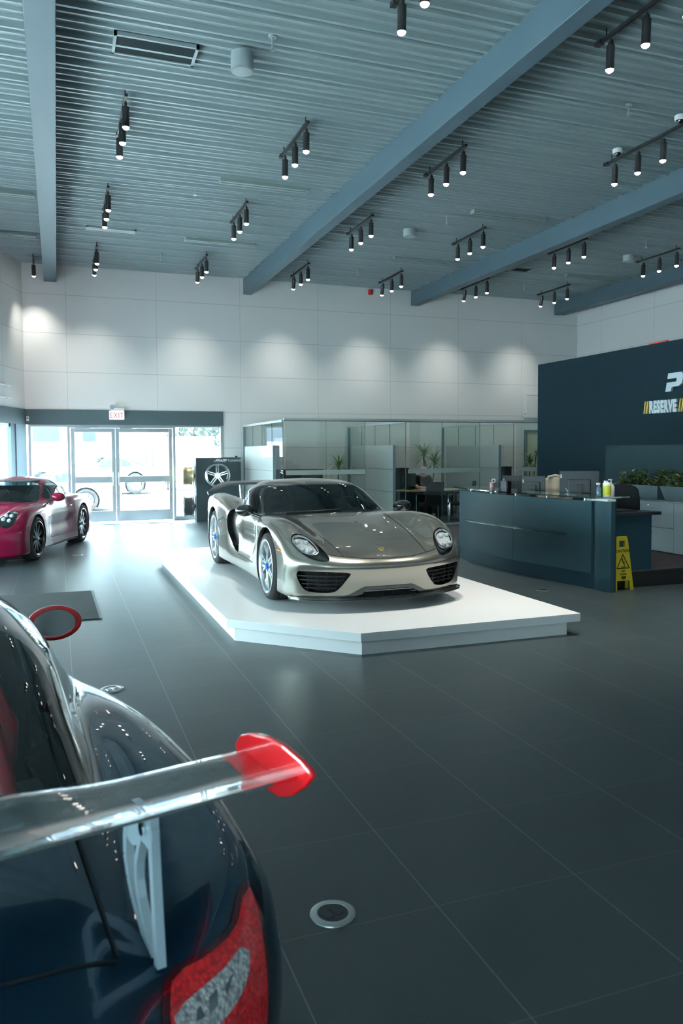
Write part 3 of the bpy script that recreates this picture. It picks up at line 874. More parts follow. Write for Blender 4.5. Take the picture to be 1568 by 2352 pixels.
    # shut lines
    HO = spl([(0, .30), (.25, .31), (.40, .36), (.50, .46)], lo=0, hi=1.2, sig=.03)
    seam(f, root, 'bonnet_gap', [(t, float(HO(abs(t))), 1.5) for t in np.linspace(-.46, .46, 40)], (0, 0, -1))
    for sd in (-1, 1):
        seam(f, root, 'bonnet_gap', [(sd * (.46 + .16 * (y - .42)), y, 1.5) for y in np.linspace(.42, 1.42, 40)], (0, 0, -1))
        seam(f, root, 'door_gap', [(sd * 1.3, y, z) for y, z in poly_pts([(1.72, .86), (1.62, .60), (1.66, .28), (2.85, .28), (2.98, .55), (2.96, .90)], 70)], (-sd, 0, 0))
        b = MB(); p = surf(f, (sd * 1.3, 2.78, .74), (-sd, 0, 0)); b.ball((p[0], p[1], p[2]), (.012, .10, .016), 14, 8); b.obj('door_handle', paint, root, smooth=True)
    # rear lamps, decklid, grille
    tail_parts(car, sh, root, style, paint)
    sh.body('body', paint)
    # sill blade and front lip
    for sd in (-1, 1):
        b = MB(); A_ = [(sd * (float(car.wid(y)) - .03), y, .145) for y in np.linspace(1.42, 3.02, 20)]; B_ = [(a[0] + sd * .055, a[1], .135) for a in A_]; C_ = [(a[0], a[1], .118) for a in A_]
        b.strip(A_, B_); b.strip(B_, C_); b.obj('sill_blade', M_blackplastic, root)
    b = MB(); A_ = []; B_ = []; C_ = []
    for xx in np.linspace(-.88, .88, 41):
        y = .34 * (abs(xx) / .9) ** 2.5 + .03
        A_.append((xx, y + .03, .14)); B_.append((xx * 1.01, y - .03, .115)); C_.append((xx, y + .03, .098))
    b.strip(A_, B_); b.strip(B_, C_); b.obj('front_lip', M_blackplastic, root, smooth=True, angle=60)
    # mirrors
    ring = mat('red mirror shell', (.72, .015, .018), .25, coat=1) if style == 'rear' else paint
    for sd in (-1, 1):
        b = MB(); Mx = Matrix.Translation((sd * .925, 1.99, .94)) @ Matrix.Rotation(sd * .10, 4, 'Z')
        b.lathe([(0, -.085), (.05, -.078), (.085, -.05), (.10, -.01), (.107, .025), (.108, .040), (.098, .048), (.084, .046), (.082, .036)], 36, Mx @ Matrix.Rotation(-PI / 2, 4, 'X') @ Matrix.Diagonal((1.08, .72, 1, 1)))
        o = b.obj('door_mirror', ring, root, smooth=True, angle=60)
        b = MB(); b.cyl((0, 0, .034), .085, .004, 36, Mx @ Matrix.Rotation(-PI / 2, 4, 'X') @ Matrix.Diagonal((1.08, .72, 1, 1))); b.obj('mirror_glass', M_chrome, o)
        b = MB(); bar(b, (sd * .88, 1.98, .91), (sd * .79, 1.94, .875), .05, .07, .02, .025, None, (0, 0, 1)); b.obj('mirror_foot', M_gloss_black, o)
    # cabin
    b = MB(); b.b2((-.62, 1.7, .28), (.62, 3.1, .32)); b.b2((-.60, 1.70, .62), (.60, 2.02, .86)); b.b2((-.09, 1.9, .32), (.09, 2.9, .58)); b.b2((-.62, 3.15, .32), (.62, 3.75, .72))
    b.obj('cabin_trim', M_interior, root, bevel=.02)
    seatm = mat('red seat shell', (.42, .02, .03), .4, coat=.3) if style == 'rear' else M_seat_black
    for sd in (-1, 1):
        b = MB(); P = rounded([(-.22, .36), (-.26, .72), (-.22, .95), (-.14, 1.10), (.14, 1.10), (.22, .95), (.26, .72), (.22, .36)], it=2)
        b.prism(P, -.06, .06, Matrix.Translation((sd * .36, 2.78, 0)) @ Matrix(((1, 0, 0, 0), (0, .97, -.22, .1), (0, .0, 1, 0), (0, 0, 0, 1))) @ Matrix.Rotation(PI / 2, 4, 'X'))
        b.box((sd * .36, 2.48, .40), (.46, .5, .14)); o = b.obj('bucket_seat', M_seat_black, root, bevel=.03, seg=3)
    b = MB(); mx = Matrix.Translation((-.36 if style == 'front' else -.36, 2.12, .84)) @ Matrix.Rotation(-1.15, 4, 'X')
    b.tube([(.175 * math.cos(a), .175 * math.sin(a), 0) for a in np.linspace(0, 2 * PI, 32, endpoint=False)], .014, 8, mx, closed=True); b.box((0, 0, 0), (.32, .035, .02), mx); b.box((0, -.08, 0), (.035, .16, .02), mx)
    b.obj('steering_wheel', M_interior, root, smooth=True)
    if style != 'rear':
        b = MB(); b.b2((-.56, 3.04, .3), (.56, 3.09, 1.10)); b.b2((-.48, 1.95, 1.205), (.48, 2.9, 1.225)); b.obj('cabin_blackout', M_interior, root)  # panels added to keep bright outdoors from showing through the cabin glass
    if style == 'rear':
        red = mat('red roll cage paint', (.85, .03, .04), .3, coat=.5)
        b = MB()
        b.tube([(-.52, 3.05, .45), (-.55, 3.02, .85), (-.46, 2.98, 1.10), (-.34, 2.97, 1.165), (.34, 2.97, 1.165), (.46, 2.98, 1.10), (.55, 3.02, .85), (.52, 3.05, .45)], .026, 10)
        b.tube([(-.50, 3.0, 1.02), (.42, 3.66, .70)], .024, 10); b.tube([(.50, 3.0, 1.02), (-.42, 3.66, .70)], .024, 10)
        b.tube([(-.44, 2.98, 1.11), (-.46, 3.70, .74)], .024, 10); b.tube([(.44, 2.98, 1.11), (.46, 3.70, .74)], .024, 10)
        b.obj('roll_cage', red, root, smooth=True, angle=180)
        for sd in (-1, 1):
            b = MB(); b.tube([(sd * .36 - .08, 2.90, 1.0), (sd * .36 - .06, 3.25, .80)], [.03, .02], 6); b.tube([(sd * .36 + .08, 2.90, 1.0), (sd * .36 + .06, 3.25, .80)], [.03, .02], 6)
            b.obj('harness_belt', red, root)
        rear_wing(car, root)
    # wheels
    for sd in (-1, 1):
        cal = M_yellow
        wheel(root, (sd * .805, FA, .342), .342, .25, .266, sd, 'ten', M_rim_black, M_alu, cal)
        wheel(root, (sd * .775, RA, .356), .356, .32, .276, sd, 'ten', M_rim_black, M_alu, cal, False)
    return root

def tail_parts(car, sh, root, style, paint):
    f = car.f; T = np.abs
    if style != 'rear':
        for sd in (-1, 1):
            P = rounded([(.30, .70), (.80, .70), (.84, .66), (.30, .66)], it=1)
            sh.part('tail_lamp', lambda x, y, z: np.maximum(poly_sd(P, sd * x, z), 3.9 - y), M_red_lens)
        return
    # wrap-round tail lamps, described in (side angle, height) coordinates
    for sd in (-1, 1):
        LP = LAMP_P
        def reg(P): return lambda x, y, z: np.maximum(poly_sd(P, sd * x, y - z), 3.9 - y)
        V, F = sh.take(reg(LP)); (A, B) = cut(V, F, reg(LP)(V[:, 0], V[:, 1], V[:, 2]) + .014)
        lamp = sh.place('tail_lamp', *B, M_dark_red, -.004, M_dark_red)
        V, F = A
        (C, D) = cut(V, F, poly_sd(LAMP_C, sd * V[:, 0], V[:, 1] - V[:, 2]))
        sh.place('red_lens', *D, M_lampred, -.005, None, lamp)
        (E_, G_) = cut(C[0], C[1], poly_sd(LAMP_I, sd * C[0][:, 0], C[0][:, 1] - C[0][:, 2]))
        sh.place('clear_lens', *G_, M_lampclear, -.006, M_lampclear, lamp)
        if E_[1]: sh.place('smoked_lens', *E_, M_lampgrey, -.004, M_lampgrey, lamp)

LAMP_P = rounded([(.80, 3.33), (.742, 3.425), (.72, 3.475), (.65, 3.52), (.566, 3.535), (.553, 3.56), (.541, 3.597), (.527, 3.645), (.515, 3.75), (.56, 3.84), (.68, 3.86), (.75, 3.81), (.775, 3.73), (.785, 3.64), (.80, 3.52), (.815, 3.42)], it=2)
LAMP_C = rounded([(.745, 3.51), (.738, 3.57), (.715, 3.62), (.66, 3.67), (.60, 3.70), (.545, 3.67), (.55, 3.63), (.60, 3.605), (.68, 3.57)], it=2)
LAMP_I = rounded([(.71, 3.574), (.664, 3.60), (.578, 3.648), (.575, 3.672), (.613, 3.664), (.69, 3.608)], it=1)

def sparkle_mat(name, col, rough, scale, strength):
    m = mat(name, col, rough, coat=1.0); nt = m.node_tree; N = nt.nodes; Lk = nt.links; p = N['Principled BSDF']
    t = N.new('ShaderNodeTexCoord'); v = N.new('ShaderNodeTexVoronoi'); v.inputs['Scale'].default_value = scale
    Lk.new(t.outputs['Object'], v.inputs['Vector'])
    b = N.new('ShaderNodeBump'); b.inputs['Strength'].default_value = strength; b.inputs['Distance'].default_value = .006
    Lk.new(v.outputs['Distance'], b.inputs['Height']); Lk.new(b.outputs[0], p.inputs['Normal'])
    mx = N.new('ShaderNodeMix'); mx.data_type = 'RGBA'; mx.inputs[6].default_value = (*[min(1, c * 1.5) for c in col], 1); mx.inputs[7].default_value = (*[c * .45 for c in col], 1)
    Lk.new(v.outputs['Distance'], mx.inputs[0]); Lk.new(mx.outputs[2], p.inputs['Base Color'])
    return m
M_lampred = sparkle_mat('red lamp optics', (.92, .010, .016), .35, 110, .5)
M_lampclear = sparkle_mat('clear lamp optics', (.88, .92, .96), .25, 120, .8); M_lampclear.node_tree.nodes['Principled BSDF'].inputs['Metallic'].default_value = .35
M_lampgrey = mat('smoked lamp optics', (.10, .14, .16), .2, coat=1)

def rear_wing(car, root):
    """big carbon wing on two drilled aluminium stanchions, red end plates"""
    LE_Y, LE_Z, TE_Y, TE_Z, HS = 4.075, 1.042, 4.335, 1.078, .835
    b = MB(); tip = MB(); secs = []; ts = np.linspace(-1, 1, 57)
    for t in ts:
        x = t * HS; a = abs(t)
        up_c = .024 * (1 - sstep(.34, .70, a))
        pos = lambda u: (LE_Y + (TE_Y - LE_Y) * u, LE_Z + (TE_Z - LE_Z) * u ** 2.4 + up_c * (1 - u))
        U = (0, .05, .15, .3, .45, .6, .75, .9, 1)
        up_ = [(x, pos(u)[0], pos(u)[1] + .010 * math.sin(PI * min(1, u * 2.2 + .05)) * (u < .5) + .002) for u in U]
        lo_ = [(x, pos(u)[0], pos(u)[1] - .016 * math.sin(PI * min(1, .08 + u * .92)) - .004) for u in reversed(U)]
        secs.append(up_ + lo_)
    n = len(secs[0])
    for i in range(len(ts) - 1):
        (tip if min(abs(ts[i]), abs(ts[i + 1])) > .895 else b).add(secs[i] + secs[i + 1], [(k, (k + 1) % n, n + (k + 1) % n, n + k) for k in range(n)])
    o = b.obj('rear_wing', M_wing, root, smooth=True, angle=45)
    red = mat('red end plate paint', (.74, .012, .018), .22, coat=1)
    for sd in (-1, 1):
        b = MB()
        for q in range(0, len(tip.V), 2 * n):
            if tip.V[q][0] * sd > 0:
                b.add(tip.V[q:q + 2 * n], [(k, (k + 1) % n, n + (k + 1) % n, n + k) for k in range(n)])
        b.obj('wing_tip', red, o, smooth=True, angle=45)
    P = rounded([(4.10, 1.095), (4.05, 1.05), (4.09, 1.035), (4.19, 1.005), (4.28, 1.010), (4.385, 1.085), (4.38, 1.110), (4.24, 1.125)], it=1)
    mx = Matrix(((0, 0, 1, 0), (1, 0, 0, 0), (0, 1, 0, 0), (0, 0, 0, 1)))
    for sd in (-1, 1):
        b = MB(); b.prism(P, sd * HS - .007, sd * HS + .007, mx); b.obj('end_plate', red, o, bevel=.005)
        # drilled stanchion
        x = sd * .56; b = MB()
        RL = [(4.285, 1.055), (4.295, .95), (4.312, .795)]
        FL = [(4.17, 1.045), (4.15, .97), (4.148, .92), (4.175, .87), (4.23, .83), (4.285, .79)]
        DL = [(4.255, 1.04), (4.205, .93), (4.21, .885), (4.29, .79)]
        for L_, w in ((RL, .018), (FL, .020), (DL, .014)):
            pts = poly_pts(L_, 9)
            for k in range(8): bar(b, (x, *pts[k]), (x, *pts[k + 1]), w, w, .016, .016, None, (1, 0, 0))
        P2 = rounded([(4.15, 1.05), (4.30, 1.06), (4.30, .99), (4.24, 1.0), (4.20, .96), (4.14, .97)], it=2)
        b.prism(P2, x - .007, x + .007, mx)
        b.obj('wing_stanchion', M_stanchion, o)
        b = MB(); b.cyl((x - .014, 0, 0), .001, .001, 3)
        b = MB(); b.lathe([(0, -.015), (.012, -.015), (.012, .015), (0, .015)], 14, Matrix.Translation((x, 4.262, 1.025)) @ Matrix.Rotation(PI / 2, 4, 'Y')); b.obj('stanchion_bolt', M_chrome, o)
    # deck lid shut lines
    f = car.f
    for sd in (-1, 1):
        seam(f, root, 'lid_gap', [(sd * (.50 - .02 * (y - 3.95)), y, 1.6) for y in np.linspace(3.96, 4.28, 24)], (0, 0, -1))
    seam(f, root, 'lid_gap', [(x, 4.29, 1.6) for x in np.linspace(-.49, .49, 30)], (0, 0, -1))
M_wing = mat('lacquered carbon', (.085, .105, .105), .18, coat=1.0, coat_rough=.02, noise=.35, nscale=420)
M_stanchion = mat('satin aluminium stanchion', (.40, .52, .60), .35, metal=.35)
PINK = ((-1.482, 12.552, 0), math.radians(-17.6))
_h = math.radians(-13.4)
DARK = ((-.335 + math.sin(_h) * 4.56, .985 + math.cos(_h) * 4.56, 0), PI - _h)
# ---------------------------------------------------------------- room shell
YB = 19.6; ZC = 6.08; XR = 14.75; YF = -5.0
C0 = Vector((-.68, YB)); DL = Vector((-.334, -.943)).normalized(); LL = (YB - YF) / .943

def line_mat(name, col, line, rough, specs, spec=.5, noise=.0, nscale=6.0, speck=0.0, coat=0.0, tilevar=0.0):
    """plain surface with straight joints; specs = [(axis, offset, pitch, width, strength)] in object coordinates"""
    m = mat(name, col, rough, spec=spec, coat=coat); nt = m.node_tree; N = nt.nodes; Lk = nt.links; p = N['Principled BSDF']
    t = N.new('ShaderNodeTexCoord'); s = N.new('ShaderNodeSeparateXYZ'); Lk.new(t.outputs['Object'], s.inputs[0])
    def M(op, a, b=None, clamp=False):
        q = N.new('ShaderNodeMath'); q.operation = op; q.use_clamp = clamp
        for i, v in enumerate((a, b)):
            if v is None: continue
            if isinstance(v, (int, float)): q.inputs[i].default_value = v
            else: Lk.new(v, q.inputs[i])
        return q.outputs[0]
    tot = None; cells = []
    for ax, off, pitch, wd, st in specs:
        u = M('DIVIDE', M('SUBTRACT', s.outputs[ax], off), pitch); fr = M('FRACT', M('ADD', u, .5))
        cells.append(M('FLOOR', u))
        d = M('ABSOLUTE', M('SUBTRACT', fr, .5)); k = M('MULTIPLY', M('LESS_THAN', d, wd / pitch / 2), st)
        tot = k if tot is None else M('MAXIMUM', tot, k)
    base = N.new('ShaderNodeRGB'); base.outputs[0].default_value = (*col, 1); cur = base.outputs[0]
    def scale(cur, fac):
        q = N.new('ShaderNodeVectorMath'); q.operation = 'SCALE'; Lk.new(cur, q.inputs[0]); Lk.new(fac, q.inputs['Scale']); return q.outputs[0]
    if noise:
        n = N.new('ShaderNodeTexNoise'); n.inputs['Scale'].default_value = nscale; n.inputs['Detail'].default_value = 5; Lk.new(t.outputs['Object'], n.inputs['Vector'])
        cur = scale(cur, M('ADD', M('MULTIPLY', n.outputs['Fac'], 2 * noise), 1 - noise))
    if speck:
        n = N.new('ShaderNodeTexNoise'); n.inputs['Scale'].default_value = 130; n.inputs['Detail'].default_value = 6; Lk.new(t.outputs['Object'], n.inputs['Vector'])
        cur = scale(cur, M('ADD', M('MULTIPLY', n.outputs['Fac'], 2 * speck), 1 - speck))
    if tilevar and len(cells) == 2:
        c = N.new('ShaderNodeCombineXYZ'); Lk.new(cells[0], c.inputs[0]); Lk.new(cells[1], c.inputs[1])
        w = N.new('ShaderNodeTexWhiteNoise'); Lk.new(c.outputs[0], w.inputs['Vector'])
        cur = scale(cur, M('ADD', M('MULTIPLY', w.outputs['Value'], 2 * tilevar), 1 - tilevar))
    mx = N.new('ShaderNodeMix'); mx.data_type = 'RGBA'; Lk.new(tot, mx.inputs[0]); Lk.new(cur, mx.inputs[6]); mx.inputs[7].default_value = (*line, 1)
    Lk.new(mx.outputs[2], p.inputs['Base Color'])
    return m

M_floor = line_mat('dark porcelain floor tiles', (.045, .063, .070), (.17, .20, .19), .37, [(0, 1.30, .6125, .006, .8), (1, 4.98, .6125, .006, .35)], noise=.12, nscale=3.0, speck=.35, tilevar=.08, spec=.6)
M_wall = line_mat('white wall panels', (.74, .75, .75), (.50, .52, .53), .65, [(0, .27, 2.09, .012, .8), (2, 2.70, .905, .014, .9)])
M_wall_side = line_mat('white side wall panels', (.74, .75, .75), (.50, .52, .53), .65, [(1, 18.5, 2.09, .012, .8), (2, 2.70, .905, .014, .9)])
M_plain = mat('plain white wall', (.72, .73, .73), .65)
M_ceil = mat('painted steel deck', (.27, .345, .36), .38, spec=.6)
M_beam = mat('grey painted beam', (.062, .11, .14), .5)
M_band = mat('dark grey fascia', (.06, .10, .115), .5)
M_frame = mat('silver aluminium frame', (.42, .47, .50), .38, metal=.6)
M_winglass = glass_mat('window glass', tint=(.93, .97, .97), ior=1.45)

b = MB(); b.prism([(C0.x - .02, YB + .12), (XR + .2, YB + .12), (XR + .2, YF - .1), (C0.x - (YB - YF) * .3542 - .05, YF - .1)], -.12, 0); struct(b, 'floor', M_floor)

b = MB(); A_ = []; B_ = []; y = YF; k = 0
prof = []
while y < YB + .02:
    d = .054 if k % 4 == 0 else .034; w = .034 if k % 4 == 0 else .026
    prof += [(y, 0), (y + .012, -d), (y + .012 + w, -d), (y + .024 + w, 0), (y + .15, 0)]; y += .15; k += 1
A_ = [(C0.x - (YB - yy) * .3542 - .1, yy, ZC + .03 + z) for yy, z in prof]; B_ = [(XR + .2, yy, ZC + .03 + z) for yy, z in prof]
b.strip(A_, B_); b.prism([(C0.x - .1, YB + .2), (XR + .2, YB + .2), (XR + .2, YF - .2), (C0.x - (YB - YF) * .3542 - .2, YF - .2)], ZC + .10, ZC + .16)
struct(b, 'ceiling', M_ceil)

for i, (x0, x1) in enumerate(((-.205, .075), (4.54, 4.75), (9.24, 9.47), (13.91, 14.25))):
    b = MB(); b.b2((x0, YF, 5.70), (x1, YB - .005, ZC + .02)); struct(b, 'trim_%d' % (i + 1), M_beam, bevel=.008)

# back wall: solid right part, lintel above the entrance
b = MB(); b.b2((3.98, YB, 0), (XR + .2, YB + .2, ZC + .1)); b.b2((C0.x - .02, YB, 2.36), (3.98, YB + .2, ZC + .1)); struct(b, 'wall_back', M_wall)
# right wall
b = MB(); b.b2((XR, YF, 0), (XR + .2, YB + .2, ZC + .1)); struct(b, 'wall_right', M_wall_side)
# rear wall (behind the viewer): glazed to 2.6 m between X=-9 and 4
b = MB(); b.b2((-12, YF - .2, 2.6), (XR + .2, YF, ZC + .1)); b.b2((-3, YF - .2, 0), (XR + .2, YF, 2.6)); struct(b, 'wall_front', M_plain)
# left wall runs off at an angle: white above the storefront
ang = math.atan2(DL.y, DL.x)
ML = Matrix.Translation((C0.x, C0.y, 0)) @ Matrix.Rotation(ang, 4, 'Z')      # local x along the wall towards the viewer, local +y = room side
b = MB(); b.b2((-.05, -.2, 2.72), (LL + .3, 0, ZC + .1), ML); struct(b, 'wall_left', M_wall_side)
b = MB(); b.b2((-.05, -.2, 2.36), (LL + .3, .03, 2.72), ML); b.b2((C0.x - .02, YB - .03, 2.36), (3.985, YB - .001, 2.72)); struct(b, 'trim_5', M_band)

# storefront along the left wall
n = 13; step = LL / n
for i in range(n):
    b = MB(); x0 = i * step
    b.b2((x0, -.12, 0), (x0 + .07, 0, 2.36), ML)
    b.b2((x0, -.10, 0), (x0 + step, -.02, .10), ML); b.b2((x0, -.10, 2.28), (x0 + step, -.02, 2.36), ML)
    fr = struct(b, 'window_%d' % (i + 1), M_frame, bevel=.004)
    g = MB(); g.b2((x0 + .07, -.066, .10), (x0 + step, -.060, 2.28), ML); g.obj('window_pane', M_winglass, fr)
b = MB(); b.b2((.03, -.16, 0), (.60, .03, 2.359), ML); b.b2((.62, -.16, 0), (.84, .01, 2.359), ML); struct(b, 'trim_7', mat('blue grey corner column', (.13, .20, .25), .7, spec=.2))
# storefront behind the viewer
for i in range(3):
    x0 = -9 + i * 2; b = MB()
    b.b2((x0, YF - .12, 0), (x0 + .07, YF, 2.6)); b.b2((x0, YF - .1, 0), (x0 + 2, YF - .02, .1)); b.b2((x0, YF - .1, 2.5), (x0 + 2, YF - .02, 2.6))
    fr = struct(b, 'window_%d' % (14 + i), M_frame)
    g = MB(); g.b2((x0 + .07, YF - .066, .1), (x0 + 2, YF - .06, 2.5)); g.obj('window_pane', M_winglass, fr)

# entrance: side lights and a pair of doors
def sidelight(name, x0, x1, mull):
    b = MB(); b.b2((x0, YB - .02, 0), (x0 + .06, YB + .10, 2.36)); b.b2((x1 - .06, YB - .02, 0), (x1, YB + .10, 2.36))
    b.b2((x0 + .06, YB, 0), (x1 - .06, YB + .08, .10)); b.b2((x0 + .06, YB, 2.31), (x1 - .06, YB + .08, 2.36))
    fr = struct(b, name, M_frame, bevel=.004)
    g = MB(); g.b2((x0 + .06, YB + .035, .10), (x1 - .06, YB + .041, 2.31)); g.obj('window_pane', M_winglass, fr)
sidelight('window_17', -.62, .30, 0); sidelight('window_18', 2.72, 3.97, 1)
b = MB(); b.b2((.30, YB - .01, 2.29), (2.72, YB + .09, 2.36)); struct(b, 'trim_6', M_frame)
for i, (x0, x1, hs) in enumerate(((.32, 1.335, 1), (1.345, 2.70, -1))):
    b = MB(); a, c = (.085, .10)
    b.b2((x0, YB, .02), (x0 + a, YB + .05, 2.28)); b.b2((x1 - a, YB, .02), (x1, YB + .05, 2.28))
    b.b2((x0 + a, YB, .02), (x1 - a, YB + .05, .28)); b.b2((x0 + a, YB, 2.19), (x1 - a, YB + .05, 2.28)); b.b2((x0 + a, YB, .965), (x1 - a, YB + .05, 1.115))
    d = struct(b, 'door_%d' % (i + 1), M_frame, bevel=.004)
    for z0, z1 in ((.28, .965), (1.115, 2.19)):
        g = MB(); g.b2((x0 + a, YB + .02, z0), (x1 - a, YB + .026, z1)); g.obj('door_pane', M_winglass, d)
    b = MB(); xh = x1 - .04 if hs > 0 else x0 + .04
    b.tube([(xh, YB, .90), (xh - hs * .02, YB - .06, .90), (xh - hs * .02, YB - .06, 1.21), (xh, YB, 1.21)], .012, 8); b.obj('door_handle', M_alu, d, smooth=True)
    b = MB(); b.b2((x0 + .10, YB - .07, 2.24), (x0 + .42, YB - .01, 2.30)); b.tube([(x0 + .30, YB - .05, 2.26), (x0 + .62, YB - .16, 2.28), (x0 + .30, YB - .02, 2.30)], .008, 6); b.obj('door_closer', M_frame, d)

portal('portal', (1.65, YB + .15, 1.2), PI, 4.7, 2.4)
pc = ML @ Vector((LL / 2, -.25, 1.2)); portal('portal', pc, ang, LL, 2.4)
portal('portal', (-6.2, YF - .25, 1.3), 0, 6.4, 2.6)

# ---------------------------------------------------------------- outside
M_asphalt = mat('sunlit concrete apron', (.55, .56, .56), .8, noise=.1, nscale=2)
b = MB(); b.b2((-60, -60, -.16), (60, 80, -.10)); struct(b, 'ground', M_asphalt)
# ---------------------------------------------------------------- cars
build_hypercar((2.92, 6.62, .2))
paint_pink = mat('raspberry paint', (.27, .004, .045), .25, metal=.0, coat=.25, spec=.35)
paint_dark = mat('dark slate paint', (.008, .040, .075), .25, metal=.4, coat=1.0, coat_rough=.02)
build_coupe(PINK[0], PINK[1], 'raspberry pink coupe with black wheels parked by the entrance doors', paint_pink, 'front')
build_coupe(DARK[0], DARK[1], 'dark slate coupe in the foreground with a carbon rear wing and red end plates', paint_dark, 'rear')

# ---------------------------------------------------------------- display plinth
M_white = mat('white laminate', (.80, .81, .82), .32, spec=.5)
t = thing('display_plinth', 'low white angular plinth carrying the silver car', 'plinth', (2.9, 9.0, 0))
P = [(1.40, 12.13), (1.40, 6.83), (2.32, 5.885), (4.49, 5.885), (4.44, 12.13)]
b = MB(); b.prism([(x - 2.9, y - 9.0) for x, y in P], .125, .2); b.obj('plinth_top', M_white, t, bevel=.003)
P = [(1.47, 12.0), (1.47, 6.83), (2.355, 5.955), (4.38, 5.94), (4.36, 12.0)]
b = MB(); b.prism([(x - 2.9, y - 9.0) for x, y in P], 0, .126); b.obj('plinth_base', M_white, t)

# ---------------------------------------------------------------- track lights
M_lampblack = mat('black lamp housing', (.012, .014, .016), .4)
M_lampglow = glow('lamp glow', (1.0, .96, .88), 14.0)
LAMP_W = 11.0; CAR_W = 48.0; WALL_W = 26.0
def spot_data(e, deg, col=(1, .96, .86)):
    d = bpy.data.lights.new('lamp_light', 'SPOT'); d.energy = e; d.spot_size = math.radians(deg); d.spot_blend = 1.0; d.shadow_soft_size = .035; d.color = col
    return d
SP_DOWN = spot_data(LAMP_W * 4, 62); SP_CAR = spot_data(CAR_W * 4, 66); SP_WALL = spot_data(WALL_W * 4, 78)
def lamp_parts(b, g, y, tilt_):
    """one cylinder lamp hanging from the rail at local y; tilt_ swings it towards +y"""
    M = Matrix.Translation((0, y, -.03)) @ Matrix.Rotation(tilt_, 4, 'X')
    b.cyl((0, 0, -.07), .012, .07, 10, M); b.cyl((0, 0, -.30), .043, .235, 24, M); b.box((0, 0, -.045), (.03, .05, .05), M)
    g.lathe([(0, -.332), (.018, -.329), (.033, -.319), (.041, -.305), (.042, -.298)], 20, M)
    return M @ Vector((0, 0, -.33))
def track_light(x, y0, y1, label, ts, wall=False, z=5.97, light=True, car=False):
    L_ = y1 - y0
    t = thing('track_light', label, 'ceiling light', (x, y0, z), 0, 'black track lights on the ceiling')
    b = MB(); b.b2((-.02, 0, 0), (.02, L_, .035)); b.b2((-.03, L_ - .03, -.005), (.03, L_ + .06, .04)); b.cyl((0, .1, .03), .008, .09, 8); b.cyl((0, L_ - .1, .03), .008, .09, 8)
    b.obj('rail', M_lampblack, t)
    for k, u in enumerate(ts):
        b = MB(); g = MB(); tl = math.radians(20) if (wall and k == len(ts) - 1) else math.radians(3)
        p = lamp_parts(b, g, L_ * u, tl)
        h = b.obj('spot_lamp', M_lampblack, t, smooth=True, angle=40); g.obj('lamp_lens', M_lampglow, h, smooth=True)
        if light:
            o = bpy.data.objects.new('lamp_light', SP_WALL if (wall and k == len(ts) - 1) else SP_CAR if car else SP_DOWN); COL.objects.link(o); o.parent = t; o.location = p; o.rotation_euler = (tl, 0, 0)
    return t
T3 = (.06, .47, .87)
XS = (.87, 3.16, 5.49, 7.83, 10.18, 12.57)
bays = ('just right of the leftmost beam', 'left of the second beam', 'just right of the second beam', 'left of the third beam', 'just right of the third beam', 'left of the rightmost beam')
for (y0, y1, row, wl) in ((17.05, 18.40, 'nearest the back wall', True), (13.25, 14.50, 'second row from back', False), (9.82, 11.06, 'third row from back', False)):
    for i, x in enumerate(XS):
        if row.startswith('third') and i > 2: continue
        track_light(x, y0, y1, 'black three-lamp track light %s, %s' % (row, bays[i]), T3, wl, car=(i in (1, 2) and not wl))
track_light(3.13, 5.75, 6.98, 'black track light half cut off at the top edge of the photo', T3, car=True)
track_light(5.47, 5.62, 6.93, 'black track light in the top right corner of the photo', T3, car=True)
track_light(7.85, 8.0, 9.75, 'long black track light at the right edge below two dome cameras', (.06, .34, .62, .90))
track_light(-.40, 18.35, 18.85, 'black single-lamp track light in the far left corner of the ceiling', (.80,), True)
SP_WALL.energy = WALL_W * 4

# ---------------------------------------------------------------- ceiling fittings
M_galv = mat('pale painted metal', (.30, .36, .38), .45); M_darkmesh = line_mat('dark return grille', (.012, .022, .026), (.035, .05, .055), .8, [(1, 0, .02, .004, 1)], spec=.05)
def tagobj(b, name, m, label, cat, group=None, **k):
    o = b.obj(name, m, None, **k); return tag(o, label, cat, group)
def at(b0, loc): return b0
sp_lab = {(2.23, 8.13): 'pendant sprinkler between the big round fixture and the top edge', (2.23, 13.05): 'small sprinkler left of centre beside a slot diffuser, above the pale vent', (2.24, 17.63): 'small sprinkler near the back wall left of the second beam',
 (6.92, 8.2): 'pendant sprinkler at the upper right left of the dome cameras', (6.93, 13.13): 'small sprinkler between the second and third beams beside a slot diffuser', (6.92, 17.65): 'small sprinkler near the back wall between second and third beams',
 (11.70, 13.28): 'small sprinkler at right between the third and rightmost beams', (11.66, 17.76): 'small sprinkler near the back wall beside the small dark vent'}
for (x, y), lab in sp_lab.items():
    t = thing('sprinkler', lab, 'sprinkler', (x, y, ZC), 0, 'ceiling sprinklers')
    b = MB(); b.cyl((0, 0, -.015), .045, .02, 20); b.obj('escutcheon', M_galv, t, smooth=True)
    b = MB(); b.cyl((0, 0, -.10), .012, .09, 10); b.cyl((0, 0, -.135), .018, .03, 10); b.cyl((0, 0, -.15), .028, .004, 14); b.obj('sprinkler_head', M_alu, t, smooth=True)
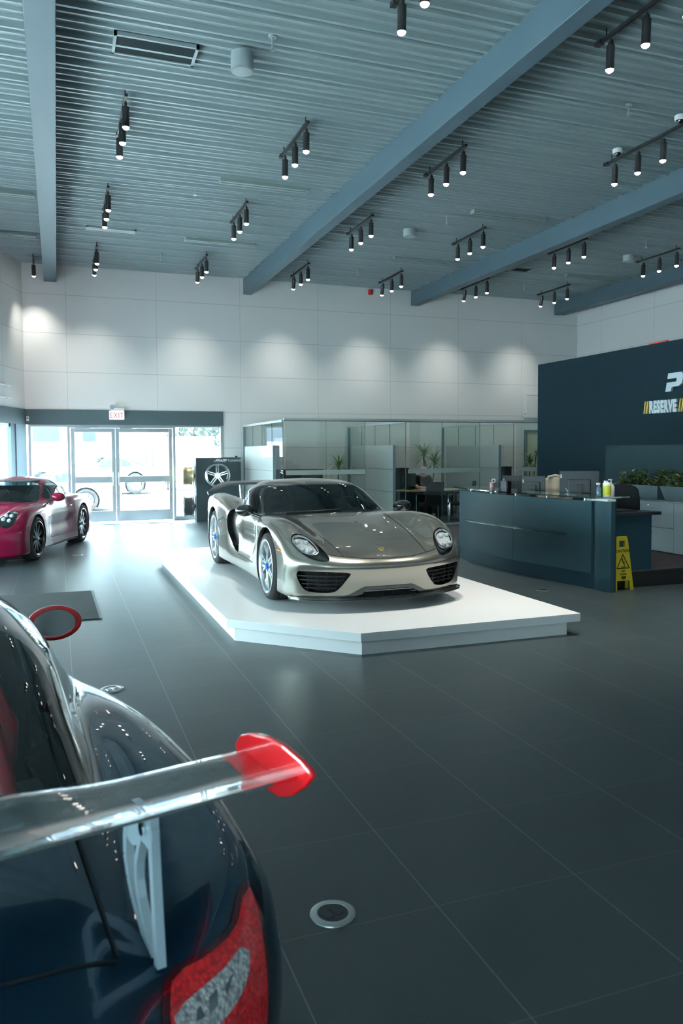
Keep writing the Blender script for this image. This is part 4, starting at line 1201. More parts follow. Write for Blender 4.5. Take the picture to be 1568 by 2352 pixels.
for (x, y), lab, r, h in (((2.0, 8.55), 'large round grey ceiling fixture beside the big dark grille', .125, .19), ((6.62, 14.1), 'small round grey ceiling fixture between second and third beams', .12, .14), ((12.15, 14.35), 'small round grey ceiling fixture at the far right beyond the third beam', .12, .14)):
    t = thing('ceiling_speaker', lab, 'ceiling fixture', (x, y, ZC - .02), 0, 'round ceiling fixtures')
    b = MB(); b.cyl((0, 0, -h), r, h, 36); b.obj('housing', M_galv, t, smooth=True); b = MB(); b.lathe([(r * .9, -h - .004), (r * .6, -h - .008), (0, -h - .008)], 30); b.obj('front_cover', M_galv, t, smooth=True)
def ceiling_panel(name, x0, x1, y0, y1, z, lab, inner, frame_w, cat, group=None):
    cx, cy = (x0 + x1) / 2, (y0 + y1) / 2; w, d = (x1 - x0) / 2, (y1 - y0) / 2
    t = thing(name, lab, cat, (cx, cy, z), 0, group); b = MB()
    for a, c in (((-w, -d), (w, -d + frame_w)), ((-w, d - frame_w), (w, d)), ((-w, -d), (-w + frame_w, d)), ((w - frame_w, -d), (w, d))): b.b2((*a, -.012), (*c, .03))
    b.obj('vent_frame', M_galv, t); b = MB(); b.b2((-w + frame_w, -d + frame_w, 0), (w - frame_w, d - frame_w, .012)); b.obj('vent_face', inner, t)
ceiling_panel('ceiling_grille', .65, 1.535, 8.575, 9.0, ZC - .022, 'large dark rectangular return grille beside the round fixture', M_darkmesh, .03, 'vent')
ceiling_panel('ceiling_vent', .62, 1.55, 15.93, 16.22, ZC - .022, 'pale rectangular ceiling vent near the leftmost beam', M_galv, .025, 'vent')
ceiling_panel('ceiling_vent', 10.38, 10.88, 16.12, 16.48, ZC - .022, 'small dark square vent below the third beam', M_darkmesh, .02, 'vent')
M_slot = mat('slot diffuser grey', (.24, .31, .30), .6)
for x0, x1, y, lab in ((2.53, 4.02, 12.5, 'slot diffuser in the second bay nearest the viewer'), (2.54, 4.0, 16.13, 'slot diffuser in the second bay farther back'), (7.19, 8.72, 12.63, 'slot diffuser between second and third beams nearest the viewer'),
    (7.2, 8.66, 16.16, 'slot diffuser between second and third beams farther back'), (11.96, 13.47, 16.38, 'slot diffuser beyond the third beam'), (-1.7, -.27, 14.27, 'slot diffuser left of the leftmost beam, nearer one'), (-1.5, -.31, 16.87, 'slot diffuser left of the leftmost beam, farther one')):
    t = thing('slot_diffuser', lab, 'vent', ((x0 + x1) / 2, y, ZC - .065), 0, 'linear slot diffusers'); w = (x1 - x0) / 2
    b = MB(); b.b2((-w, -.075, -.01), (w, .075, .06)); b.obj('diffuser_body', M_slot, t); b = MB(); b.b2((-w + .02, -.012, -.014), (w - .02, .012, -.009)); b.obj('air_slot', M_band, t)
for (x, y), lab in (((7.72, 8.17), 'white dome camera at the right edge, nearer the viewer'), ((7.71, 9.36), 'white dome camera behind the first one, above the long track light')):
    t = thing('dome_camera', lab, 'camera', (x, y, ZC - .03), 0, 'dome cameras'); b = MB(); b.lathe([(0, 0), (.065, 0), (.07, -.02), (.066, -.06), (.05, -.065)], 28); b.obj('camera_base', M_white, t, smooth=True)
    b = MB(); b.ball((0, 0, -.06), (.045, .045, .05), 18, 10); b.obj('camera_dome', M_gloss_black, t, smooth=True)
t = thing('alarm_strobe', 'small red fire alarm strobe high on the back wall', 'alarm', (8.02, YB, 5.98)); b = MB(); b.b2((-.055, -.06, -.07), (.055, -.001, .07)); b.obj('strobe_body', mat('alarm red', (.45, .02, .025), .4), t, bevel=.008); b = MB(); b.b2((-.03, -.085, -.02), (.03, -.06, .03)); b.obj('strobe_lens', M_lens, t, bevel=.006)
t = thing('wall_camera', 'tiny white camera on the dark fascia in the left corner', 'camera', (-.62, YB - .05, 2.5)); b = MB(); b.b2((-.03, -.06, -.06), (.03, 0, .05)); b.obj('camera_body', M_white, t, bevel=.008); b = MB(); b.cyl((0, 0, 0), .018, .03, 14, Matrix.Translation((0, -.06, 0)) @ Matrix.Rotation(PI / 2, 4, 'X')); b.obj('camera_lens', M_gloss_black, t)
for z, lab in ((3.18, 'upper white metal bar bracketed to the left wall'), (2.91, 'lower white metal bar bracketed to the left wall')):
    t = thing('wall_bar', lab, 'wall bar', (C0.x, C0.y, 0), ang, 'bars on the left wall'); b = MB(); b.b2((1.0, .06, z - .012), (2.6, .10, z + .012)); b.obj('bar', M_white, t, bevel=.004); b = MB(); b.b2((1.05, 0, z - .02), (1.08, .07, z + .02)); b.obj('bracket', M_frame, t)

# exit sign with a twin-head emergency light
t = thing('exit_sign', 'white illuminated exit sign with red letters above the entrance doors', 'sign', (1.38, YB - .03, 2.49))
b = MB(); b.b2((-.175, -.07, 0), (.175, 0, .215)); b.obj('sign_box', mat('lit sign face', (.8, .82, .82), .5, emit=(1, .98, .96), estr=.25), t, bevel=.006)
b = text_mb('EXIT', .19, .006, -.002, 0, .72, frame((0, -.074, .04), (1, 0, 0), (0, 0, 1)), align='CENTER', spacing=1.15); b.obj('sign_letters', mat('exit red', (.50, .05, .05), .5, emit=(.9, .08, .08), estr=.12), t)
b = MB(); b.b2((-.13, -.06, .215), (.17, -.01, .28)); b.obj('battery_box', M_white, t, bevel=.005); b = MB(); b.lathe([(0, 0), (.05, .01), (.055, .05), (.045, .06), (0, .055)], 24, Matrix.Translation((-.11, -.06, .30)) @ Matrix.Rotation(PI / 2, 4, 'X')); b.obj('emergency_lamp', M_galv, t, smooth=True)
t = thing('wall_cabinet', 'flat white square cover on the back wall beside the dark feature wall', 'wall panel', (13.15, YB, 3.0)); b = MB(); b.b2((-.21, -.05, -.35), (.25, -.001, .36)); b.obj('cover', M_plain, t, bevel=.006); b = MB(); b.b2((-.20, -.055, .30), (.24, -.05, .305)); b.obj('cover_joint', M_band, t)
t = thing('motion_sensor', 'small white sensor on the back wall below the flat square cover', 'sensor', (12.90, YB, 2.76)); b = MB(); b.b2((-.03, -.05, -.08), (.03, -.001, .06)); b.obj('sensor_body', M_white, t, bevel=.01); b = MB(); b.b2((-.018, -.056, -.03), (.018, -.05, .02)); b.obj('sensor_window', M_galv, t)

# ---------------------------------------------------------------- floor items
M_steel = mat('steel cover ring', (.50, .53, .54), .3, metal=1); M_lid = mat('dark socket lid', (.030, .036, .042), .35, metal=.3)
for (x, y), lab in (((.917, 2.62), 'round steel-rimmed floor socket nearest the viewer beside the dark car'), ((.336, 5.73), 'round floor socket to the right of the dark car window'), ((.29, 13.5), 'round floor socket beside the pink car'), ((.91, 16.2), 'round floor socket near the entrance doors'), ((5.52, 7.95), 'round floor socket in front of the reception counter')):
    t = thing('floor_socket', lab, 'floor socket', (x, y, 0), .4, 'round floor sockets')
    b = MB(); b.lathe([(.056, .002), (.058, .007), (.075, .008), (.084, .004), (.085, 0)], 48); b.obj('cover_ring', M_steel, t, smooth=True, angle=35)
    b = MB(); b.cyl((0, 0, .0), .057, .0045, 40); b.box((.02, .0, .0055), (.035, .05, .003)); b.box((-.025, .0, .0055), (.03, .04, .003)); b.obj('socket_lid', M_lid if y < 5 or y > 7 and x > 5 else M_steel, t, smooth=True, angle=30)
M_mat = mat('grey carpet mat', (.034, .040, .040), .95, noise=.35, nscale=14, bump=1.0, bscale=260); M_medge = mat('mat rubber edge', (.16, .19, .22), .6)
t = thing('floor_mat', 'dark grey carpet mat on the tiles ahead of the dark car', 'mat', (-.4, 9.05, 0)); b = MB(); b.prism([(-1.2, -.80), (.78, -.83), (.755, .87), (-1.2, .95)], 0, .010); b.obj('mat_pile', M_mat, t); b = MB(); b.prism([(.775, -.83), (.80, -.83), (.785, .87), (.755, .87)], 0, .012); b.obj('mat_edge', M_medge, t)
M_mat2 = mat('blue grey entrance mat', (.10, .13, .16), .95, noise=.3, nscale=20, bump=.8)
t = thing('entrance_mat', 'blue-grey mat lying just inside the glass doors', 'mat', (1.5, 19.2, 0)); b = MB(); b.b2((-1.1, -.26, 0), (.95, .30, .012)); b.obj('mat_pile', M_mat2, t); b = MB(); b.b2((-1.12, -.28, 0), (.97, -.26, .012)); b.obj('mat_edge', M_medge, t)

# ---------------------------------------------------------------- wheel display panel
th = math.radians(3); M_panel = mat('dark blue grey display board', (.020, .045, .055), .45); M_pedge = mat('panel edge strip', (.16, .23, .27), .4)
t = thing('wheel_display', 'dark free-standing board with loose alloy wheels mounted on it', 'display board', (3.17, 18.90, 0), th)
b = MB(); b.b2((0, 0, 0), (1.12, .22, 1.56)); b.obj('board', M_panel, t, bevel=.005)
b = MB(); b.b2((-.006, .0, 0), (-.001, .08, 1.56)); b.b2((-.006, .11, 0), (-.001, .22, 1.56)); b.obj('edge_strip', M_pedge, t)
M_letter = mat('white lettering', (.75, .80, .82), .5)
b = text_mb('PFAFF', .085, .006, .004, .25, 1.25, frame((.47, -.004, 1.455), (1, 0, 0), (0, 0, 1))); b.obj('logo_word', M_letter, t)
b = text_mb('TUNING', .072, .006, .001, 0, 1.0, frame((.78, -.004, 1.458), (1, 0, 0), (0, 0, 1)), spacing=1.35); b.obj('logo_word', M_letter, t)
b = MB(); b.prism([(.43, 1.495), (.45, 1.495), (.465, 1.478), (.445, 1.462), (.43, 1.462), (.445, 1.478)], .003, .006, frame((0, 0, 0), (1, 0, 0), (0, 0, 1))); b.obj('logo_mark', M_letter, t)
b = MB(); b.b2((1.0, .1, 1.56), (1.06, .16, 1.60)); b.obj('top_bracket', M_panel, t)
MW = Matrix.Translation((3.17, 18.90, 0)) @ Matrix.Rotation(th, 4, 'Z')
M_goldrim = mat('gold wheel paint', (.62, .50, .28), .3, metal=.7, coat=.5)
def loose_wheel(label, mtx, R, dep, m, mlip):
    """face towards local +z; hub side against the board"""
    t = thing('alloy_wheel', label, 'wheel', mtx.to_translation(), 0, 'loose alloy wheels on the display board'); M = Matrix.Translation(-mtx.to_translation()) @ mtx
    b = MB(); b.lathe([(R * .93, 0), (R, .01), (R, .025), (R * .92, .04), (R * .86, dep * .5), (R * .92, dep - .05), (R * .96, dep - .025), (R * .93, dep - .02), (R * .86, dep - .05), (R * .84, dep * .4), (R * .88, .03)], 64, M); b.obj('barrel', m, t, smooth=True, angle=40)
    b = MB(); b.lathe([(R * .84, dep - .045), (R * .95, dep - .028), (R * 1.0, dep - .02), (R * 1.0, dep), (R * .965, dep + .004), (R * .85, dep - .035)], 64, M); b.obj('rim_lip', mlip, t, smooth=True, angle=40)
    b = MB(); z = dep - .06
    for k in range(5):
        a = 2 * PI * k / 5 + PI / 2
        for s in (-1, 1):
            bar(b, (.05 * math.cos(a + s * .5), .05 * math.sin(a + s * .5), z - .01), (R * .86 * math.cos(a + s * .10), R * .86 * math.sin(a + s * .10), z + .02), .032, .020, .04, .03, M)
    b.cyl((0, 0, z - .05), .07, .06, 30, M); b.obj('spokes', m, t, smooth=True, angle=30)
    b = MB(); b.cyl((0, 0, z + .01), .034, .012, 24, M); b.obj('centre_cap', mlip, t, smooth=True)
    b = MB(); b.cyl((0, 0, -.12), .05, .30, 20, M); b.obj('mounting_hub', M_blackplastic, t, smooth=True)
def facing(loc, nx, ny):
    n = Vector((nx, ny, 0)).normalized(); return frame(MW @ Vector(loc), (-n.y, n.x, 0), (0, 0, 1))
loose_wheel('silver five-spoke alloy wheel on the front of the dark board', facing((.53, -.10, 1.13), -.34, -.94), .285, .26, M_rim_silver, M_chrome)
loose_wheel('gold alloy wheel high on the side of the dark board', facing((-.045, .11, 1.12), -.98, .10), .27, .26, M_goldrim, M_goldrim)
loose_wheel('black alloy wheel low on the side of the dark board', facing((-.045, .11, .38), -.98, .10), .27, .24, M_rim_black, M_rim_black)

# ---------------------------------------------------------------- plants
M_leaf = mat('dracaena leaf', (.13, .26, .08), .45, noise=.4, nscale=8); M_leaf2 = mat('bright grass leaf', (.20, .36, .08), .45); M_stem = mat('plant stem', (.16, .12, .07), .8); M_pot = mat('white plant pot', (.55, .56, .55), .5); M_soil = mat('potting soil', (.03, .024, .018), .95)
def blade(b, base, az, el, length, w, droop, rnd):
    n = 7; A_ = []; B_ = []; p = Vector(base); e = el
    side = Vector((-math.sin(az), math.cos(az), 0))
    for i in range(n):
        u = i / (n - 1); ww = w * (1 - u ** 1.6) * (.55 + .45 * min(1, u * 4)); A_.append(p + side * ww); B_.append(p - side * ww)
        p = p + Vector((math.cos(az) * math.cos(e), math.sin(az) * math.cos(e), math.sin(e))) * length / (n - 1); e -= droop / (n - 1)
    b.strip(A_, B_)
def dracaena(loc, label, heads, pot_h, pot_r, ml=None, length=.52, nb=54, seed=1):
    rnd = random.Random(seed); t = thing('potted_dracaena', label, 'plant', loc)
    b = MB(); b.lathe([(0, 0), (pot_r * .75, 0), (pot_r, pot_h), (pot_r * .92, pot_h), (pot_r * .9, pot_h - .03)], 32); b.obj('plant_pot', M_pot, t, smooth=True, angle=40)
    b = MB(); b.cyl((0, 0, pot_h - .05), pot_r * .88, .02, 24); b.obj('potting_soil', M_soil, t)
    b = MB()
    for hx, hy, hz, sc in heads: b.tube([(hx * .2, hy * .2, pot_h - .04), (hx * .7, hy * .7, pot_h + (hz - pot_h) * .55), (hx, hy, hz)], [.022, .018, .016], 8)
    b.obj('plant_stem', M_stem, t, smooth=True)
    for hx, hy, hz, sc in heads:
        b = MB()
        for k in range(nb):
            u = k / nb; blade(b, (hx, hy, hz - .10 * sc * (1 - u)), k * 2.399 + rnd.uniform(-.2, .2), -.1 + 1.4 * u + rnd.uniform(-.15, .15), length * sc * rnd.uniform(.8, 1.1), .016 * sc + .004, 1.3 + rnd.uniform(-.3, .5), rnd)
        b.obj('plant_crown', ml or M_leaf, t, smooth=True)
    return t
dracaena((6.80, 18.9, 0), 'spiky green dracaena behind the glass directly above the silver car roof', [(0.05, 0, 1.34, 1.0)], .40, .20, seed=3)
dracaena((9.30, 18.6, 0), 'tall two-headed dracaena behind the bald man at the desk', [(-.16, 0, 1.58, 1.05), (.20, .05, 1.40, 1.1)], .42, .22, nb=60, length=.60, seed=5)
dracaena((12.70, 19.0, 0), 'spiky dracaena behind glass beside the dark feature wall', [(0, 0, 1.36, 1.0), (.22, 0, 1.62, .35)], .40, .20, seed=8)
t = thing('potted_grass', 'small bright green plant behind the dark wheel board', 'plant', (4.12, 19.36, 0)); rnd = random.Random(4); b = MB()
for k in range(26): blade(b, (rnd.uniform(-.10, .10), rnd.uniform(-.03, .03), 1.42), k * 2.399, rnd.uniform(.5, 1.45), rnd.uniform(.16, .24), .014, 1.1, rnd)
b.obj('leaves', M_leaf2, t, smooth=True); b = MB(); b.lathe([(0, 0), (.075, 0), (.08, 1.38), (.07, 1.38), (.065, 1.34)], 28); b.obj('tall_planter', M_pot, t, smooth=True, angle=40)

# ---------------------------------------------------------------- glazed offices
M_glass = glass_mat('office glass', tint=(.93, .98, .965), ior=1.45); M_edge = mat('green glass edge', (.10, .22, .20), .2, coat=1); M_frost = glass_mat('frosted glass band', tint=(.70, .78, .76), scatter=.55, haze_col=(.50, .58, .56)); M_rail = mat('aluminium head rail', (.60, .64, .65), .35, metal=.5)
M_lacq = mat('pale grey lacquered panel', (.47, .50, .49), .30, spec=.5, coat=.4); M_reveal = mat('grey blue end panel', (.20, .28, .31), .4)
YFR = 15.9; ZG = 2.36
def glass_front(x0, x1, seams, label):
    t = thing('glass_partition', label, 'glass partition', (x0, YFR, 0)); xs = [x0] + seams + [x1]
    for i in range(len(xs) - 1):
        a, c = xs[i] - x0 + .004, xs[i + 1] - x0 - .004
        b = MB(); b.b2((a, -.006, .02), (c, .006, ZG)); b.obj('glass_panel', M_glass, t)
        b = MB(); b.b2((a, -.0085, 1.195), (c, -.0075, 1.295)); b.obj('frosted_band', M_frost, t)
        b = MB(); b.b2((c + .0005, -.007, .02), (c + .007, .007, ZG)); b.obj('glass_joint', M_edge, t)
    b = MB(); b.b2((0, -.02, 0), (x1 - x0, .02, .025)); b.obj('floor_channel', M_rail, t)
glass_front(4.56, 6.38, [5.475], 'glass office front directly left of centre above the silver car')
glass_front(7.46, 9.26, [8.28], 'glass office front before the seated man')
glass_front(10.25, 13.2, [11.7], 'glass office front partly hidden behind the dark feature wall')
t = thing('head_rail', 'long pale metal rail running along the tops of the glass office fronts', 'rail', (4.52, YFR, ZG)); b = MB(); b.b2((0, -.03, 0), (8.8, .03, .05)); b.obj('rail', M_rail, t, bevel=.004); b = MB(); b.b2((0, -.008, -.014), (8.8, .008, 0)); b.obj('rail_gasket', M_band, t)
for X, lab in ((4.52, 'left'), (7.39, 'middle'), (10.21, 'right')):
    t = thing('glass_divider', {'left': 'glass side wall at the left end of the offices', 'middle': 'glass dividing wall between the first two offices', 'right': 'glass dividing wall behind the chrome-armed chairs'}[lab], 'glass partition', (X, YFR, 0)); b = MB()
    ys = [.05, .95, 1.85, 2.75, 3.66]
    for i in range(4):
        b = MB(); b.b2((-.006, ys[i] + .003, .02), (.006, ys[i + 1] - .003, ZG - .03)); b.obj('glass_panel', M_glass, t)
        b = MB(); b.b2((-.007, ys[i] - .004, .02), (.007, ys[i] + .002, ZG - .03)); b.obj('glass_joint', M_edge, t)
    b = MB(); b.b2((-.03, .04, ZG - .03), (.03, 3.69, ZG + .02)); b.obj('head_rail', M_rail, t); b = MB(); b.b2((-.03, 3.64, 0), (.03, 3.695, ZG)); b.obj('wall_channel', M_reveal, t)
    t = thing('half_height_panel', {'left': 'pale lacquered half-height panel at the left office, brightly lit', 'middle': 'grey lacquered half-height panel between the first two offices', 'right': 'grey lacquered half-height panel behind the reception counter'}[lab], 'office panel', (X, YFR, 0))
    for z0, z1 in ((.03, .735), (.745, 1.265), (1.275, 1.83)):
        b = MB(); b.b2((-.075, .60, z0), (-.05, 3.30, z1)); b.obj('panel_board', M_lacq, t, bevel=.002)
    b = MB(); b.b2((-.05, .585, .0), (-.012, 3.30, 1.83)); b.obj('panel_core', M_reveal, t)
    b = MB(); b.b2((-.082, .575, 0), (-.012, .587, 1.832)); b.obj('panel_end', M_reveal, t)
# dark credenzas along the back wall of the offices
M_cred = mat('dark office cabinet', (.022, .030, .036), .4); M_creds = mat('dark cabinet seam', (.008, .01, .011), .6)
for x0, x1, lab in ((4.8, 6.5, 'dark low cabinet along the back of the first glass office'), (7.75, 8.95, 'dark cabinet behind the seated man'), (10.6, 12.2, 'dark cabinet in the office behind the counter monitors')):
    t = thing('office_cabinet', lab, 'cabinet', (x0, 19.15, 0)); w = x1 - x0
    b = MB(); b.b2((0, .02, .06), (w, .42, 1.20)); b.obj('carcass', M_cred, t); b = MB(); b.b2((-.02, -.01, 1.20), (w + .02, .43, 1.235)); b.obj('cabinet_top', M_cred, t, bevel=.003)
    n = max(2, round(w / .5))
    for i in range(n):
        b = MB(); b.b2((w / n * i + .004, 0, .07), (w / n * (i + 1) - .004, .02, 1.19)); d = b.obj('cabinet_door', M_cred, t, bevel=.002); b = MB(); b.b2((w / n * i + .04, -.02, .85), (w / n * i + .05, 0, 1.0)); b.obj('handle', M_alu, d)
t = thing('wall_frame', 'door-like grey framed cream panel on the wall beside the feature wall', 'panel', (12.9, YB, 0)); b = MB(); b.b2((0, -.05, 0), (.09, -.001, 2.30)); b.b2((.09, -.05, 2.22), (.9, -.001, 2.30)); b.b2((.82, -.05, 0), (.91, -.001, 2.22)); b.obj('frame', M_reveal, t); b = MB(); b.b2((.09, -.03, .02), (.82, -.001, 2.22)); b.obj('door_leaf', mat('cream door leaf', (.60, .60, .46), .5), t)
t = thing('helmet_ornament', 'small dark ornament on the cabinet left of the seated man', 'ornament', (7.97, 19.35, 1.235)); b = MB(); b.ball((.02, 0, .13), (.11, .09, .13), 18, 12); b.obj('dark_body', mat('ornament dark blue', (.03, .06, .08), .4), t, smooth=True); b = MB(); b.ball((-.06, -.03, .26), (.05, .04, .05), 14, 8); b.obj('tan_top', mat('ornament tan', (.45, .26, .14), .5), t, smooth=True); b = MB(); b.ball((-.12, -.04, .05), (.05, .05, .05), 14, 8); b.obj('red_base', mat('ornament red', (.20, .05, .05), .5), t, smooth=True)
t = thing('colour_swatches', 'stack of blue red and yellow swatches standing on the far cabinet', 'swatch stand', (10.75, 19.35, 1.235))
for k, c in enumerate(((.40, .34, .06), (.06, .05, .04), (.45, .05, .06), (.05, .20, .40))):
    b = MB(); b.box((0, 0, .07 + .13 * k), (.16 - .015 * k, .04, .125)); b.obj('swatch', mat('swatch colour', c, .5), t)
t = thing('trophy', 'tall silvery trophy on the cabinet left of the man', 'trophy', (7.80, 18.9, 0)); b = MB(); b.lathe([(0, .0), (.16, .0), (.16, .86), (0, .86)], 4); b.obj('pedestal', M_cred, t); b = MB(); b.lathe([(0, .86), (.06, .86), (.02, .92), (.02, 1.0), (.08, 1.08), (.09, 1.18), (.075, 1.18)], 24); b.obj('cup', M_chrome, t, smooth=True)

# desk, chairs and the man
M_wood = mat('light oak desk top', (.42, .30, .17), .4, noise=.15, nscale=4, stretch=(1, 12, 1)); M_fabric = mat('black chair leather', (.007, .009, .011), .65, spec=.25); M_darkpanel = mat('dark desk panel', (.015, .024, .034), .35)
DX, DY = 8.55, 17.15
t = thing('office_desk', 'light wooden desk with the bald man behind it', 'desk', (DX, DY, 0)); b = MB(); b.prism(rounded([(-1.0, -.42), (.95, -.42), (.95, .42), (-1.0, .42)], it=1), .715, .745); b.obj('desk_top', M_wood, t, bevel=.004)
b = MB(); b.b2((-.80, .22, .03), (.82, .25, .70)); b.obj('modesty_panel', M_darkpanel, t)
for x in (-.8, .8):
    b = MB(); b.b2((x - .03, -.33, .025), (x + .03, .33, .05)); b.b2((x - .03, -.03, .05), (x + .03, .05, .72)); b.obj('leg', M_alu, t, bevel=.006)
t = thing('laptop_screen', 'dark monitor standing on the desk in front of the man', 'monitor', (8.13, 17.30, .745), .5); b = MB(); b.b2((-.22, -.012, .08), (.22, .012, .40)); b.obj('screen', M_gloss_black, t, bevel=.004); b = MB(); b.b2((-.03, -.01, .01), (.03, .03, .20)); b.b2((-.10, -.07, 0), (.10, .08, .012)); b.obj('stand', M_blackplastic, t)
t = thing('paper_stack', 'white papers lying on the desk by the man\'s forearm', 'papers', (8.42, 17.02, .745), .2); b = MB(); b.b2((-.14, -.10, 0), (.14, .10, .016)); b.obj('sheets', mat('white paper', (.75, .76, .76), .8), t); b = MB(); b.b2((-.10, -.07, .016), (.06, .05, .026)); b.obj('top_notepad', M_letter, t)
t = thing('paper_stack', 'white papers at the right end of the wooden desk', 'papers', (9.10, 17.0, .745), -.1); b = MB(); b.b2((-.20, -.12, 0), (.20, .12, .012)); b.obj('sheets', mat('white paper', (.75, .76, .76), .8), t); b = MB(); b.b2((-.12, -.10, .012), (.14, .06, .020)); b.obj('top_sheet', M_letter, t)
def visitor_chair(loc, rz, label, group='black visitor chairs at the wooden desk'):
    """sits facing local +y"""
    t = thing('visitor_chair', label, 'chair', loc, rz, group)
    b = MB(); b.b2((-.235, -.22, .41), (.235, .26, .48)); b.obj('seat', M_fabric, t, bevel=.03, seg=4)
    b = MB(); b.add([(-.225, -.21, .46), (.225, -.21, .46), (.21, -.33, .98), (-.21, -.33, .98), (-.225, -.27, .46), (.225, -.27, .46), (.21, -.38, .98), (-.21, -.38, .98)], [(0, 1, 2, 3), (7, 6, 5, 4), (0, 4, 5, 1), (1, 5, 6, 2), (2, 6, 7, 3), (3, 7, 4, 0)]); b.obj('backrest', M_fabric, t, bevel=.02, seg=3)
    for s in (-1, 1):
        b = MB(); b.tube([(s * .27, -.30, .70), (s * .27, .20, .68), (s * .27, .25, .64), (s * .27, .25, .02), (s * .27, .22, .012), (s * .27, -.26, .012)], .012, 8); b.obj('chrome_runner', M_chrome, t, smooth=True)
        b = MB(); b.b2((s * .27 - .022, -.12, .69), (s * .27 + .022, .20, .71)); b.obj('arm_pad', M_fabric, t, bevel=.008)
    b = MB(); b.tube([(-.27, -.26, .012), (.27, -.26, .012)], .012, 8); b.tube([(-.27, .10, .40), (.27, .10, .40)], .012, 8); b.tube([(-.27, -.28, .70), (.27, -.28, .70)], .010, 8); b.obj('cross_bar', M_chrome, t, smooth=True)
    return t
ch = visitor_chair((8.22, 16.36, 0), -.15, 'black visitor chair with its back to us in front of the desk')
dup(ch, (8.98, 16.34, 0), 1.15, 'black visitor chair at the desk end beside the reception counter', 'black visitor chairs at the wooden desk')

def skin_mesh(name, pts, edges, radii, m, parent, root=0, subs=2, keep=True):
    me = bpy.data.meshes.new(name); me.from_pydata(pts, edges, []); o = bpy.data.objects.new(name, me); COL.objects.link(o); o.parent = parent
    md = o.modifiers.new('skin', 'SKIN'); md.use_smooth_shade = True
    for i, r in enumerate(radii):
        v = me.skin_vertices[0].data[i]; r = r if isinstance(r, tuple) else (r, r); v.radius = r; v.use_root = (i == root)
    s = o.modifiers.new('subdivision', 'SUBSURF'); s.levels = subs; s.render_levels = subs
    me.materials.append(m)
    return o
def person():
    t = thing('person', 'bald man in a black shirt sitting at the wooden desk looking down', 'person', (8.66, 17.72, 0))
    M_skin = mat('skin', (.72, .42, .31), .5); M_shirt = mat('black shirt', (.010, .011, .013), .8); M_trs = mat('dark trousers', (.018, .02, .026), .8)
    P = [(0, 0, .52), (0, .0, .70), (0, -.02, .90), (0, -.03, 1.04), (0, -.05, 1.12), (0, -.08, 1.17), (0, -.10, 1.24), (0, -.10, 1.31)]
    R = [(.15, .11), (.14, .10), (.16, .11), (.13, .09), (.06, .06), (.085, .10), (.108, .122), (.085, .095)]; E = [(i, i + 1) for i in range(7)]
    def chain(start, pts, rad):
        k = start
        for p, r in zip(pts, rad): P.append(p); R.append(r); E.append((k, len(P) - 1)); k = len(P) - 1
        return k
    for s in (-1, 1):
        k = chain(3, [(s * .19, -.02, 1.02), (s * .235, -.10, .84), (s * .22, -.25, .785), (s * .10, -.42, .782), (s * .07, -.46, .780)], [.058, .047, .042, .030, .032])
        for f_ in range(4):
            o = -.03 + .02 * f_; chain(k, [(s * .06 + o * .8, -.50 - .004 * f_ * (3 - f_), .782), (s * .055 + o * .9, -.54 - .006 * f_ * (3 - f_), .775), (s * .05 + o * .9, -.562 - .006 * f_ * (3 - f_), .762)], [.010, .009, .008])
        chain(k, [(s * .07 - s * .045, -.47, .785), (s * .07 - s * .065, -.495, .775)], [.011, .009])
        chain(0, [(s * .09, -.10, .52), (s * .11, -.42, .52), (s * .11, -.44, .10), (s * .11, -.50, .05), (s * .11, -.60, .04)], [.085, .06, .045, .04, .035])
    chain(6, [(0, -.225, 1.195)], [.018])       # nose
    body = skin_mesh('body', P, E, R, M_skin, t)
    # clothing over the same joints
    SP_ = [(0, 0, .56), (0, 0, .70), (0, -.02, .90), (0, -.03, 1.04), (0, -.045, 1.085)]; SR = [(.165, .125), (.155, .115), (.175, .125), (.14, .10), (.07, .07)]; SE = [(i, i + 1) for i in range(4)]
    for s in (-1, 1):
        k = 3
        for p, r in (((s * .19, -.02, 1.02), .072), ((s * .235, -.10, .85), .060), ((s * .23, -.16, .815), .056)): SP_.append(p); SR.append(r); SE.append((k, len(SP_) - 1)); k = len(SP_) - 1
    skin_mesh('shirt', SP_, SE, SR, M_shirt, t)
    TP = [(0, 0, .58), (0, 0, .52)]; TR = [(.165, .12), (.16, .12)]; TE = [(0, 1)]
    for s in (-1, 1):
        k = 1
        for p, r in (((s * .09, -.10, .52), .095), ((s * .11, -.42, .52), .075), ((s * .11, -.44, .12), .058)): TP.append(p); TR.append(r); TE.append((k, len(TP) - 1)); k = len(TP) - 1
    skin_mesh('trousers', TP, TE, TR, M_trs, t)
    for s in (-1, 1):
        b = MB(); b.ball((s * .034, -.198, 1.225), .011, 10, 8); b.obj('eye', M_gloss_black, t, smooth=True)
        b = MB(); b.ball((s * .100, -.085, 1.22), (.012, .022, .034), 12, 8); b.obj('ear', M_skin, t, smooth=True)
        b = MB(); b.b2((s * .11 - .045, -.68, 0), (s * .11 + .045, -.42, .075)); b.obj('shoe', M_fabric, t, bevel=.02, seg=3)
    b = MB(); b.b2((-.03, -.186, 1.150), (.03, -.172, 1.157)); b.obj('mouth', mat('lips', (.35, .14, .12), .5), t)
person()
t = thing('office_chair', 'black high-backed chair the man is sitting on', 'chair', (8.66, 17.80, 0)); b = MB(); b.b2((-.25, -.25, .38), (.25, .22, .44)); b.obj('seat', M_fabric, t, bevel=.03, seg=3); b = MB(); b.b2((-.24, .20, .44), (.24, .27, 1.08)); b.obj('backrest', M_fabric, t, bevel=.03, seg=3); b = MB(); b.cyl((0, 0, .08), .03, .30, 14); b.obj('gas_column', M_chrome, t, smooth=True)
